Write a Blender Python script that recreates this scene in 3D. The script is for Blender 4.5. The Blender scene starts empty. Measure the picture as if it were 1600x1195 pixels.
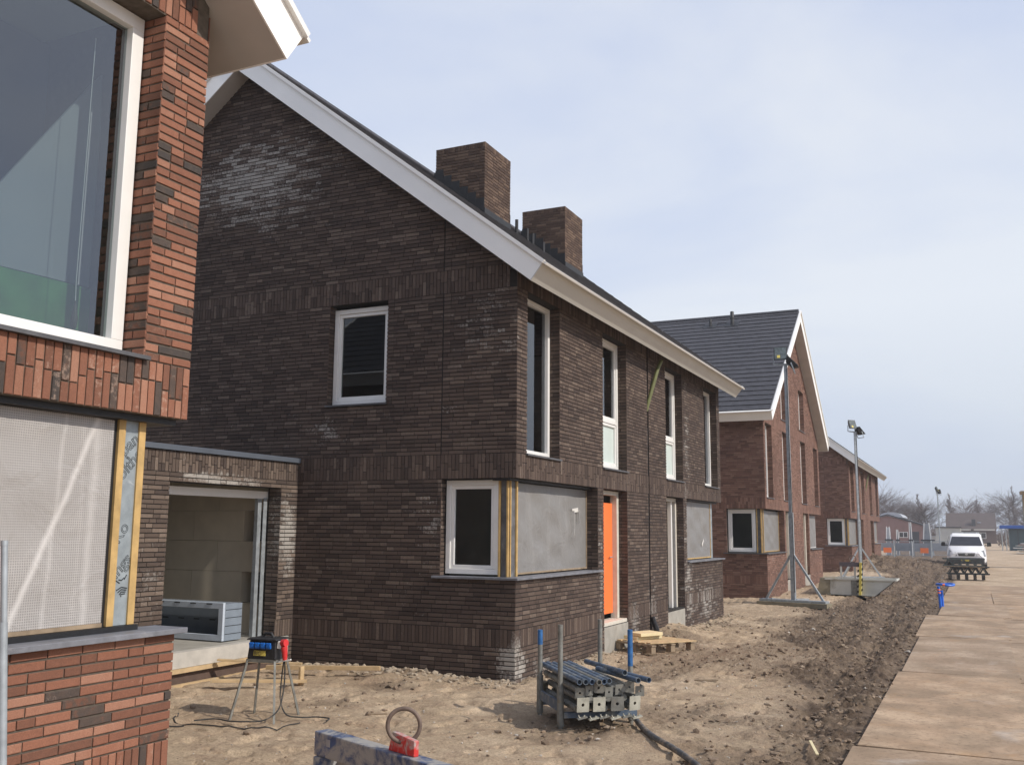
import bpy, math, random
import numpy as np
from mathutils import Matrix, Vector
random.seed(7)
rng = np.random.default_rng(11)
S = bpy.context.scene
COL = S.collection
R = math.radians

# ------------------------------------------------------------------ camera
FPX, W0, H0 = 1512.2, 1600., 1195.
CAMZ = 1.80
YAW, PITCH, ROLL = -.441, .151, .008

def cam_axes():
    ca, sa, cb, sb = math.cos(YAW), math.sin(YAW), math.cos(PITCH), math.sin(PITCH)
    fwd = Vector((sa * cb, ca * cb, sb)); right = Vector((ca, -sa, 0)); up = right.cross(fwd)
    cc, sc = math.cos(ROLL), math.sin(ROLL)
    return cc * right + sc * up, -sc * right + cc * up, fwd
RT, UP, FW = cam_axes()
cam = bpy.data.cameras.new('camera'); cam.lens = FPX / W0 * 36; cam.sensor_width = 36; cam.sensor_fit = 'HORIZONTAL'
cam.clip_start = .05; cam.clip_end = 3000
co = bpy.data.objects.new('camera', cam); COL.objects.link(co); S.camera = co
co.matrix_world = Matrix(((RT.x, UP.x, -FW.x, 0), (RT.y, UP.y, -FW.y, 0), (RT.z, UP.z, -FW.z, CAMZ), (0, 0, 0, 1)))

# ------------------------------------------------------------------ light
SUN_EL, SUN_AZ = R(39), R(95)      # azimuth clockwise from +Y: almost square on to the street fronts
wd = bpy.data.worlds.new('World'); S.world = wd; wd.use_nodes = True
nt = wd.node_tree; nt.nodes.clear()
def N(t, typ, **k):
    n = t.nodes.new(typ)
    for a, v in k.items(): setattr(n, a, v)
    return n
out = N(nt, 'ShaderNodeOutputWorld'); bg = N(nt, 'ShaderNodeBackground'); bg.inputs[1].default_value = .1
sky = N(nt, 'ShaderNodeTexSky', sky_type='NISHITA', sun_disc=False)
sky.sun_elevation = SUN_EL; sky.sun_rotation = SUN_AZ; sky.air_density = 1.2; sky.dust_density = 2.5
tc = N(nt, 'ShaderNodeTexCoord'); mp = N(nt, 'ShaderNodeMapping'); mp.inputs['Scale'].default_value = (1, 1, 2.6)
nz = N(nt, 'ShaderNodeTexNoise'); nz.inputs['Scale'].default_value = 1.3; nz.inputs['Detail'].default_value = 8; nz.inputs['Roughness'].default_value = .52
nz.inputs['Distortion'].default_value = .4
rp = N(nt, 'ShaderNodeValToRGB'); rp.color_ramp.elements[0].position = .34; rp.color_ramp.elements[1].position = .62
rp.color_ramp.elements[0].color = (6.0, 7.0, 9.3, 1); rp.color_ramp.elements[1].color = (8.6, 9.1, 9.9, 1)
mx = N(nt, 'ShaderNodeMix', data_type='RGBA'); mx.inputs[0].default_value = .9
nt.links.new(tc.outputs['Generated'], mp.inputs[0]); nt.links.new(mp.outputs[0], nz.inputs[0]); nt.links.new(nz.outputs[0], rp.inputs[0])
nt.links.new(sky.outputs[0], mx.inputs[6]); nt.links.new(rp.outputs[0], mx.inputs[7])
sz = N(nt, 'ShaderNodeSeparateXYZ'); nt.links.new(tc.outputs['Generated'], sz.inputs[0])
gr_ = N(nt, 'ShaderNodeValToRGB'); ge = gr_.color_ramp.elements; ge[0].position = 0.; ge[0].color = (.76, .80, .86, 1); ge[1].position = .22; ge[1].color = (1, 1, 1, 1)
e3 = ge.new(.75); e3.color = (.86, .87, .93, 1); nt.links.new(sz.outputs[2], gr_.inputs[0])
mg = N(nt, 'ShaderNodeMix', data_type='RGBA', blend_type='MULTIPLY'); mg.inputs[0].default_value = 1; nt.links.new(mx.outputs[2], mg.inputs[6]); nt.links.new(gr_.outputs[0], mg.inputs[7])
nt.links.new(mg.outputs[2], bg.inputs[0]); nt.links.new(bg.outputs[0], out.inputs[0])
sl = bpy.data.lights.new('sun', 'SUN'); sl.energy = 3.6; sl.angle = R(.6); sl.color = (1, .93, .84)
so = bpy.data.objects.new('sun', sl); COL.objects.link(so)
sd = Vector((math.sin(SUN_AZ) * math.cos(SUN_EL), math.cos(SUN_AZ) * math.cos(SUN_EL), math.sin(SUN_EL)))
so.rotation_euler = sd.to_track_quat('Z', 'Y').to_euler(); so.location = (20, 0, 30)
S.view_settings.view_transform = 'Standard'; S.view_settings.look = 'None'; S.view_settings.exposure = 0; S.view_settings.gamma = 1
S.render.engine = 'CYCLES'
S.cycles.max_bounces = 6; S.cycles.transparent_max_bounces = 12; S.cycles.use_denoising = True

def ray(px, py):
    return RT * (px - W0 / 2) + UP * (H0 / 2 - py) + FW * FPX
def at(px, py, y):                       # the place a sight line reaches at street distance y
    d = ray(px, py); return Vector((0, 0, CAMZ)) + d * (y / d.y)
def atz(px, py, z=0.):
    d = ray(px, py); return Vector((0, 0, CAMZ)) + d * ((z - CAMZ) / d.z)

# ------------------------------------------------------------------ materials
def newmat(name):
    m = bpy.data.materials.new(name); m.use_nodes = True
    t = m.node_tree; t.nodes.clear()
    o = N(t, 'ShaderNodeOutputMaterial'); b = N(t, 'ShaderNodeBsdfPrincipled'); t.links.new(b.outputs[0], o.inputs[0])
    return m, t, b, o
def pos(t):
    return N(t, 'ShaderNodeNewGeometry').outputs['Position']
def noise(t, vec, scale, detail=5, rough=.55, dist=0.):
    n = N(t, 'ShaderNodeTexNoise'); n.inputs['Scale'].default_value = scale; n.inputs['Detail'].default_value = detail
    n.inputs['Roughness'].default_value = rough; n.inputs['Distortion'].default_value = dist
    t.links.new(vec, n.inputs['Vector']); return n.outputs['Fac']
def ramp(t, fac, stops, interp='LINEAR'):
    r = N(t, 'ShaderNodeValToRGB'); r.color_ramp.interpolation = interp
    e = r.color_ramp.elements
    while len(e) < len(stops): e.new(.5)
    for i, (p, c) in enumerate(stops):
        e[i].position = p; e[i].color = (*c, 1) if len(c) == 3 else c
    t.links.new(fac, r.inputs[0]); return r.outputs[0]
def g(v): return (v, v, v)
def mixc(t, f, a, b, mode='MIX'):
    n = N(t, 'ShaderNodeMix', data_type='RGBA', blend_type=mode)
    for s, v in ((0, f), (6, a), (7, b)):
        if isinstance(v, (int, float)): n.inputs[s].default_value = v
        elif isinstance(v, tuple): n.inputs[s].default_value = (*v, 1)
        else: t.links.new(v, n.inputs[s])
    return n.outputs[2]
def mth(t, op, a, b=0., clamp=False):
    n = N(t, 'ShaderNodeMath', operation=op, use_clamp=clamp)
    for s, v in ((0, a), (1, b)):
        if isinstance(v, (int, float)): n.inputs[s].default_value = v
        else: t.links.new(v, n.inputs[s])
    return n.outputs[0]
def bump(t, b, h, strength=.3, dist=.01):
    n = N(t, 'ShaderNodeBump'); n.inputs['Strength'].default_value = strength; n.inputs['Distance'].default_value = dist
    t.links.new(h, n.inputs['Height']); t.links.new(n.outputs[0], b.inputs['Normal'])

def plain(name, c, rough=.6, var=.15, scale=8, metal=0., dirt=None, dirt_c=(.25, .2, .15), bmp=.1, bscale=60, spec=.5):
    m, t, b, o = newmat(name); p = N(t, 'ShaderNodeTexCoord').outputs['Object']
    n = noise(t, p, scale, 6)
    lo = tuple(x * (1 - var) for x in c); hi = tuple(min(1, x * (1 + var)) for x in c)
    col = ramp(t, n, [(.3, lo), (.7, hi)])
    if dirt:
        d = ramp(t, noise(t, p, scale * .7, 9, .7, .5), [(dirt, g(0)), (min(1, dirt + .13), g(1))])
        col = mixc(t, d, col, dirt_c)
    t.links.new(col, b.inputs['Base Color']); b.inputs['Roughness'].default_value = rough; b.inputs['Metallic'].default_value = metal
    b.inputs['Specular IOR Level'].default_value = spec
    if bmp: bump(t, b, noise(t, p, bscale, 4), bmp, .004)
    return m

def brick_mat(name, stops, single, efflo=(), base_efflo=.0, effc=(.40, .375, .34), low=(0., .5), rough=.85):
    m, t, b, o = newmat(name); p = pos(t)
    if single:
        w = N(t, 'ShaderNodeTexWhiteNoise', noise_dimensions='1D'); oi = N(t, 'ShaderNodeObjectInfo')
        t.links.new(mth(t, 'MULTIPLY', oi.outputs['Random'], 937.), w.inputs['W']); colr = w.outputs['Color']
    else:
        a = N(t, 'ShaderNodeAttribute', attribute_name='tone'); colr = a.outputs['Color']
    sp = N(t, 'ShaderNodeSeparateColor'); t.links.new(colr, sp.inputs[0])
    r1, r2, r3 = sp.outputs
    # the tone inside a brick drifts a little: kiln marks
    f = mth(t, 'ADD', r1, mth(t, 'MULTIPLY', mth(t, 'SUBTRACT', noise(t, p, 26, 3), .5), .28), True)
    col = ramp(t, f, stops)
    fine = ramp(t, noise(t, p, 170, 4, .65), [(.25, g(.72)), (.75, g(1.22))])
    col = mixc(t, 1., col, fine, 'MULTIPLY')
    lowv = ramp(t, noise(t, p, .45, 4, .6), [(.3, g(.84)), (.7, g(1.12))]); col = mixc(t, 1., col, lowv, 'MULTIPLY')
    # efflorescence: lime bloom on some bricks, in patches of its own shape
    e = mth(t, 'MULTIPLY', ramp(t, noise(t, p, 1.1, 6, .65), [(.56, g(0)), (.74, g(1))]), base_efflo)
    for c, rad, s in efflo:
        d = N(t, 'ShaderNodeVectorMath', operation='SUBTRACT'); t.links.new(p, d.inputs[0]); d.inputs[1].default_value = c
        dd = N(t, 'ShaderNodeVectorMath', operation='DIVIDE'); t.links.new(d.outputs[0], dd.inputs[0]); dd.inputs[1].default_value = rad
        l = N(t, 'ShaderNodeVectorMath', operation='LENGTH'); t.links.new(dd.outputs[0], l.inputs[0])
        e = mth(t, 'ADD', e, mth(t, 'MULTIPLY', mth(t, 'SUBTRACT', 1., l.outputs['Value'], True), s))
    wob = mth(t, 'ADD', mth(t, 'MULTIPLY', noise(t, p, 30, 7, .78), 2.1), mth(t, 'MULTIPLY', r2, .55))
    msk = ramp(t, mth(t, 'SUBTRACT', mth(t, 'ADD', e, wob), 1.72), [(0., g(0)), (.5, g(.85))])
    col = mixc(t, msk, col, effc)
    t.links.new(col, b.inputs['Base Color']); b.inputs['Roughness'].default_value = rough; b.inputs['Specular IOR Level'].default_value = .3
    bump(t, b, noise(t, p, 120, 6, .7), .22, .003)
    return m
def both(name, *a, **k): return brick_mat(name, a[0], True, *a[1:], **k), brick_mat(name + '_mass', a[0], False, *a[1:], **k)

DARK = [(0, (.062, .043, .035)), (.35, (.088, .061, .049)), (.65, (.104, .073, .058)), (.9, (.124, .089, .070)), (1, (.165, .124, .098))]
RED = [(0, (.062, .052, .047)), (.15, (.095, .068, .055)), (.20, (.15, .072, .048)), (.45, (.225, .098, .062)), (.7, (.285, .125, .078)), (1, (.35, .18, .12))]
REDB = [(0, (.13, .072, .053)), (.3, (.185, .098, .072)), (.7, (.225, .125, .093)), (1, (.27, .16, .12))]
CHIM = [(0, (.072, .046, .035)), (.5, (.105, .068, .050)), (1, (.17, .115, .082))]
M_DARK = both('dark_brick', DARK, efflo=[((-9.5, 10.93, 6.95), (1.9, 1., .95), .98), ((-8.9, 10.93, 6.2), (1.6, 1., .35), .25),
    ((-7.95, 10.93, 3.1), (.45, .6, .3), .5), ((-5.09, 10.93, .22), (.42, .42, .40), .95), ((-5.09, 12., .05), (.4, 1.6, .35), .5), ((-5.55, 10.93, 4.4), (.75, .5, .8), .42),
    ((-5.09, 18.95, .9), (.3, .5, 2.2), .7), ((-5.09, 19.0, 3.6), (.3, .3, 1.3), .6), ((-5.09, 13.98, 1.0), (.3, .16, 1.3), .6),
    ((-5.09, 15.6, .35), (.3, .5, .5), .55), ((-5.09, 20.4, .35), (.3, 1.6, .75), .6), ((-5.09, 16.6, .4), (.3, .4, .9), .6), ((-6.3, 10.93, 1.9), (.3, .4, .7), .45)],
    base_efflo=.34)
M_GAR = both('garage_brick', [(0, (.07, .052, .044)), (.5, (.115, .085, .068)), (1, (.19, .145, .115))],
    efflo=[((-8.42, 10.72, 1.75), (.4, .3, .75), 1.05), ((-8.42, 9.3, 2.38), (.4, 1.1, .14), 1.1), ((-8.42, 8.3, 1.2), (.4, .4, .7), .3)], base_efflo=.2)
M_RED = both('red_brick', RED, efflo=[((-4.26, 3.95, 2.6), (.4, .9, .35), .3)], base_efflo=.15, effc=(.5, .36, .28))
M_RED2 = both('red_brown_brick', REDB, efflo=[((-5.17, 28.2, 1.1), (.4, .9, .3), .5)], base_efflo=.12, effc=(.42, .33, .28))
M_CHIM = both('chimney_brick', CHIM, base_efflo=.15, effc=(.35, .28, .22))
MORT_D = plain('dark_mortar', (.020, .017, .015), .95, .3, 20)
MORT_R = plain('grey_mortar', (.105, .085, .066), .95, .25, 25)
MORT_R2 = plain('brown_mortar', (.11, .078, .062), .95, .25, 20)
WHITE = plain('white_frame', (.80, .79, .76), .35, .04, 5, bmp=0)
CREAM = plain('cream_fascia', (.52, .505, .46), .45, .04, 2, bmp=0)
WFASC = plain('white_fascia', (.90, .89, .86), .42, .05, 1.2, bmp=0)
SOFFIT = plain('soffit_board', (.48, .45, .42), .7, .06, 3, bmp=.05)
TILE = plain('dark_roof_tile', (.046, .045, .052), .62, .25, 6, bmp=.3, bscale=40)
BLACK = plain('black_foil', (.012, .012, .013), .5, .3, 10)
DKSTONE = plain('dark_sill_stone', (.085, .085, .09), .5, .25, 9, bmp=.1)
STONE = plain('blue_stone_sill', (.17, .175, .195), .5, .28, 7, dirt=.58, dirt_c=(.30, .29, .30), bmp=.15)
WOODY = plain('yellow_pine', (.50, .33, .13), .7, .22, 9, bmp=.2, bscale=90)
WOOD = plain('raw_pine', (.50, .36, .20), .75, .2, 7, dirt=.6, dirt_c=(.42, .38, .32), bmp=.25)
WOODD = plain('weathered_wood', (.28, .21, .14), .85, .3, 9, bmp=.3)
GALV = plain('galvanised_steel', (.36, .39, .41), .45, .22, 14, metal=.35, dirt=.62, dirt_c=(.22, .2, .17), bmp=.1)
GALVD = plain('dull_steel', (.22, .22, .20), .55, .3, 16, metal=.3, dirt=.55, dirt_c=(.24, .2, .15), bmp=.2)
CONC = plain('concrete', (.34, .32, .28), .9, .15, 5, dirt=.6, dirt_c=(.26, .22, .17), bmp=.3)
BLOCK = plain('limestone_block', (.66, .58, .45), .9, .08, 3, bmp=.1)
ORANGE = plain('orange_door', (.95, .20, .045), .5, .03, 3, bmp=0)
ANTH = plain('anthracite_coping', (.10, .115, .14), .4, .1, 4, bmp=0)
DARKP = plain('dark_plastic', (.02, .02, .022), .5, .2, 10)
FIBRE = plain('brown_board', (.10, .065, .05), .8, .2, 8)
GREENP = plain('green_pipe', (.13, .14, .045), .5, .2, 8)
BLUEP = plain('blue_pipe_plastic', (.02, .14, .62), .4, .1, 8)
BLUEPT = plain('chipped_blue_paint', (.045, .075, .16), .65, .4, 12, dirt=.42, dirt_c=(.30, .29, .27), bmp=.3)
REDPT = plain('chipped_red_paint', (.55, .03, .025), .6, .2, 24, dirt=.47, dirt_c=(.42, .36, .33), bmp=.3)
RUST = plain('rusty_steel', (.17, .125, .10), .7, .3, 18, metal=.2, bmp=.3)
SKIPM = plain('pale_skip_paint', (.56, .555, .50), .65, .1, 3, dirt=.56, dirt_c=(.33, .31, .25), bmp=.2)
BRASS = plain('dirty_brown_steel', (.22, .19, .13), .8, .25, 6, bmp=.2)
YELLOW = plain('yellow_paint', (.62, .50, .10), .6, .15, 6)
ORTAPE = plain('orange_tape', (.95, .22, .06), .5, .05, 6, bmp=0)
VANW = plain('white_van_paint', (.82, .82, .83), .25, .03, 3, bmp=0)
RUBBER = plain('black_rubber', (.03, .03, .03), .8, .2, 10, dirt=.5, dirt_c=(.12, .10, .08))
REDPL = plain('red_plastic', (.60, .03, .03), .35, .08, 10, bmp=0)
BLUES = plain('blue_sockets', (.01, .13, .50), .35, .2, 30, bmp=0)
GRBLUE = plain('grey_blue_panel', (.52, .58, .66), .5, .1, 6, bmp=0)
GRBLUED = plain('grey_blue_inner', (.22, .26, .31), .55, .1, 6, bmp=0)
INSUL = plain('foil_insulation', (.30, .34, .36), .38, .22, 10, metal=.25, dirt=.63, dirt_c=(.6, .62, .62), bmp=.25, bscale=25)
INSULD = plain('weathered_insulation', (.12, .12, .125), .6, .35, 10, dirt=.64, dirt_c=(.4, .4, .38), bmp=.2)
PALEINS = plain('pale_insulation', (.68, .58, .35), .8, .1, 8)
GREENW = plain('pale_green_panel', (.60, .68, .64), .35, .05, 4, bmp=0)
INK = plain('black_print', (.02, .025, .03), .6, .05, 4, bmp=0)

def glass_mat(name, tint=(.75, .8, .8), tr=.75, ior=1.5, boost=.0):
    m = bpy.data.materials.new(name); m.use_nodes = True; t = m.node_tree; t.nodes.clear()
    o = N(t, 'ShaderNodeOutputMaterial'); a = N(t, 'ShaderNodeBsdfTransparent'); a.inputs[0].default_value = (*[x * tr for x in tint], 1)
    gl = N(t, 'ShaderNodeBsdfGlossy'); gl.inputs['Roughness'].default_value = .015; gl.inputs[0].default_value = (.92, .95, 1, 1)
    fr = N(t, 'ShaderNodeFresnel'); fr.inputs[0].default_value = ior
    mixs = N(t, 'ShaderNodeMixShader'); ge_ = N(t, 'ShaderNodeNewGeometry'); t.links.new(mth(t, 'MULTIPLY', mth(t, 'ADD', mth(t, 'MULTIPLY', fr.outputs[0], 1.5), boost, True), mth(t, 'SUBTRACT', 1., ge_.outputs['Backfacing'])), mixs.inputs[0])
    t.links.new(a.outputs[0], mixs.inputs[1]); t.links.new(gl.outputs[0], mixs.inputs[2]); t.links.new(mixs.outputs[0], o.inputs[0])
    return m
GLASS = glass_mat('window_glass')
GLASS0 = glass_mat('tall_window_glass', boost=.10, tr=.95)
GLASSD = glass_mat('dark_car_glass', tint=(.1, .1, .12), tr=.6)

def film_mat(name, grid=0., c=(.40, .40, .40), tr=.35, alpha=.0):
    m, t, b, o = newmat(name); p = pos(t)
    st = ramp(t, noise(t, p, 1.7, 4, .5, 1.2), [(.47, g(0)), (.5, g(.25)), (.53, g(0))])
    col = mixc(t, st, c, tuple(min(1, x * 1.35) for x in c))  # fold highlights painted as thin paler streaks
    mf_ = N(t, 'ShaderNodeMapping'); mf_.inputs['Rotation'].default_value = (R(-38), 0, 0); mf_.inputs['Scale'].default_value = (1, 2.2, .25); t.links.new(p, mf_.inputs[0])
    col = mixc(t, ramp(t, noise(t, mf_.outputs[0], 1.3, 2, .4), [(.56, g(0)), (.60, g(.28)), (.63, g(.03))]), col, tuple(min(1, x * 1.45) for x in c))  # slanting highlights painted into the sheet colour
    col = mixc(t, ramp(t, noise(t, p, 7, 6, .7), [(.62, g(0)), (.75, g(.4))]), col, (.55, .5, .43))
    if grid:
        s = N(t, 'ShaderNodeSeparateXYZ'); t.links.new(p, s.inputs[0])
        wx = mth(t, 'LESS_THAN', mth(t, 'FRACT', mth(t, 'MULTIPLY', s.outputs[1], grid)), .42)
        wz = mth(t, 'LESS_THAN', mth(t, 'FRACT', mth(t, 'MULTIPLY', s.outputs[2], grid)), .42)
        lines = mth(t, 'MAXIMUM', wx, wz)
        col = mixc(t, lines, tuple(x * .58 for x in c), col)
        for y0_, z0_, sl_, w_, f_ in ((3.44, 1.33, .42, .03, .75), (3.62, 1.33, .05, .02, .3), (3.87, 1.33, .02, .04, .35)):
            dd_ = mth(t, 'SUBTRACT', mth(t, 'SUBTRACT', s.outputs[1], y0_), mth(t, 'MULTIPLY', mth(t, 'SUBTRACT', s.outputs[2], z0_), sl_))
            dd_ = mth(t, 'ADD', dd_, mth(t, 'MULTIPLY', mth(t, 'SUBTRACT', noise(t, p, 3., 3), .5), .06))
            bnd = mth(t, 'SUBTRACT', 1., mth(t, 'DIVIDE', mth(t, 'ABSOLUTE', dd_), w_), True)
            col = mixc(t, mth(t, 'MULTIPLY', bnd, f_), col, (.80, .77, .74))  # folds catching the light, painted as pale bands
    t.links.new(col, b.inputs['Base Color']); b.inputs['Roughness'].default_value = .38
    tl = N(t, 'ShaderNodeBsdfTranslucent'); tl.inputs[0].default_value = (*c, 1)
    ms = N(t, 'ShaderNodeMixShader'); ms.inputs[0].default_value = tr
    t.links.new(b.outputs[0], ms.inputs[1]); t.links.new(tl.outputs[0], ms.inputs[2]); t.links.new(ms.outputs[0], o.inputs[0])
    bump(t, b, noise(t, p, 4, 5, .6, 1.), .35, .05)
    return m
FILM = film_mat('grey_plastic_film', 0, (.33, .32, .31), .3)
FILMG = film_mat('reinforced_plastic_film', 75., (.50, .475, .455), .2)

# ------------------------------------------------------------------ object helpers
WORLD = {}
def props(o, label=None, cat=None, group=None, kind=None):
    for k, v in (('label', label), ('category', cat), ('group', group), ('kind', kind)):
        if v: o[k] = v
    return o
def thing(name, label, cat, loc=(0, 0, 0), group=None, rz=0., local=False):
    o = bpy.data.objects.new(name, None); COL.objects.link(o); o.location = loc; o.rotation_euler.z = rz; o.empty_display_size = .2
    WORLD[o] = None if local else Matrix.Translation(-Vector(loc))
    return props(o, label, cat, group)
def link(o, parent=None):
    COL.objects.link(o)
    if parent is not None:
        o.parent = parent
        w = WORLD.get(parent)
        if w is not None: o.matrix_parent_inverse = w
    return o

def smooth_pts(pts, k=7):
    P = [Vector(p) for p in pts]; P = [P[0] * 2 - P[1]] + P + [P[-1] * 2 - P[-2]]; out_ = []
    for i in range(1, len(P) - 2):
        for j in range(k):
            t = j / k; a, b, c, d = P[i - 1], P[i], P[i + 1], P[i + 2]
            out_.append(.5 * ((2 * b) + (c - a) * t + (2 * a - 5 * b + 4 * c - d) * t * t + (3 * b - a - 3 * c + d) * t ** 3))
    return out_ + [P[-2]]
class MB:
    def __init__(s): s.v = []; s.f = []
    def add(s, vs, fs):
        k = len(s.v); s.v += [tuple(v) for v in vs]; s.f += [tuple(i + k for i in f) for f in fs]; return s
    def hexa(s, p): return s.add(p, [(0, 3, 2, 1), (4, 5, 6, 7), (0, 1, 5, 4), (1, 2, 6, 5), (2, 3, 7, 6), (3, 0, 4, 7)])
    def box(s, a, b):
        (x0, y0, z0), (x1, y1, z1) = a, b
        return s.hexa([(x0, y0, z0), (x1, y0, z0), (x1, y1, z0), (x0, y1, z0), (x0, y0, z1), (x1, y0, z1), (x1, y1, z1), (x0, y1, z1)])
    def bar(s, p, q, w, h=None, up=(0, 0, 1), ext=0.):
        p, q = Vector(p), Vector(q); d = (q - p).normalized(); p = p - d * ext; q = q + d * ext
        h = h or w; up = Vector(up)
        if abs(d.dot(up)) > .98: up = Vector((1, 0, 0))
        a = d.cross(up).normalized() * w / 2; b = a.cross(d).normalized() * h / 2
        return s.hexa([p - a - b, p + a - b, p + a + b, p - a + b, q - a - b, q + a - b, q + a + b, q - a + b])
    def tube(s, pts, r, n=8, cap=True, closed=False, inner=0.):
        pts = [Vector(p) for p in pts]; m = len(pts); rings = []
        rr = r if isinstance(r, (list, tuple)) else [r] * m
        prev = None
        for i, p in enumerate(pts):
            if closed: d = pts[(i + 1) % m] - pts[i - 1]
            else: d = pts[min(i + 1, m - 1)] - pts[max(i - 1, 0)]
            d.normalize()
            u = prev - d * prev.dot(d) if prev is not None else (Vector((0, 0, 1)) if abs(d.z) < .9 else Vector((1, 0, 0)))
            u = (u - d * u.dot(d)).normalized(); prev = u; w = d.cross(u)
            rings.append([p + (u * math.cos(2 * math.pi * j / n) + w * math.sin(2 * math.pi * j / n)) * rr[i] for j in range(n)])
        k = len(s.v)
        for rg in rings: s.v += [tuple(v) for v in rg]
        for i in range(m if closed else m - 1):
            a, b = k + i * n, k + ((i + 1) % m) * n
            for j in range(n): s.f.append((a + j, a + (j + 1) % n, b + (j + 1) % n, b + j))
        if cap and not closed:
            s.f.append(tuple(k + j for j in range(n))[::-1]); s.f.append(tuple(k + (m - 1) * n + j for j in range(n)))
        return s
    def prism(s, poly, vec):                 # poly: list of 3D points, swept by vec
        vec = Vector(vec); n = len(poly)
        vs = [Vector(p) for p in poly] + [Vector(p) + vec for p in poly]
        return s.add(vs, [tuple(range(n))[::-1], tuple(range(n, 2 * n))] + [(i, (i + 1) % n, n + (i + 1) % n, n + i) for i in range(n)])
    def build(s, name, mat, parent=None, bevel=0., smooth=False, kind=None, label=None):
        me = bpy.data.meshes.new(name); me.from_pydata(s.v, [], s.f)
        import bmesh
        bm = bmesh.new(); bm.from_mesh(me); bmesh.ops.recalc_face_normals(bm, faces=bm.faces); bm.to_mesh(me); bm.free()
        me.materials.append(mat)
        if smooth:
            me.polygons.foreach_set('use_smooth', [True] * len(me.polygons)); me.set_sharp_from_angle(angle=R(35))
        o = bpy.data.objects.new(name, me); link(o, parent)
        if bevel:
            b = o.modifiers.new('bevel', 'BEVEL'); b.width = bevel; b.segments = 2; b.limit_method = 'ANGLE'
        return props(o, label=label, kind=kind)
def boxo(name, a, b, mat, parent=None, bevel=0., **k): return MB().box(a, b).build(name, mat, parent, bevel, **k)
def baro(name, p, q, w, h, mat, parent=None, bevel=0., **k): return MB().bar(p, q, w, h).build(name, mat, parent, bevel, **k)
def tubeo(name, pts, r, mat, parent=None, n=10, **k): return MB().tube(pts, r, n).build(name, mat, parent, smooth=True, **k)
def copytree(o, loc=None, rz=None, label=None, parent=None):
    c = o.copy(); COL.objects.link(c)
    if parent: c.parent = parent
    if loc is not None: c.location = loc
    if rz is not None: c.rotation_euler.z = rz
    if label: c['label'] = label
    for ch in o.children: copytree(ch, parent=c)
    return c

# ------------------------------------------------------------------ brickwork
CO, BL = .054, .214                     # course height, stretcher length with its joint
def unit_brick(k):
    j = lambda s: random.uniform(-s, s)
    me = bpy.data.meshes.new('brick_shape_%d' % k)
    c = .006
    ring0 = [(0, 0, 0), (1, 0, 0), (1, 0, 1), (0, 0, 1)]
    cu, cz = .02, .07
    ring1 = [(j(.006), .78, j(.03)), (1 + j(.006), .78, j(.03)), (1 + j(.006), .78, 1 + j(.03)), (j(.006), .78, 1 + j(.03))]
    ring2 = [(cu + j(.004), 1, cz + j(.02)), (1 - cu + j(.004), 1, cz + j(.02)), (1 - cu + j(.004), 1, 1 - cz + j(.02)), (cu + j(.004), 1, 1 - cz + j(.02))]
    v = ring0 + ring1 + ring2
    f = []
    for a in (0, 4):
        for i in range(4): f.append((a + i, a + (i + 1) % 4, a + 4 + (i + 1) % 4, a + 4 + i))
    f.append((8, 9, 10, 11))
    me.from_pydata(v, [], f); me.update(); return me
UNITS = [unit_brick(k) for k in range(6)]

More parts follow.
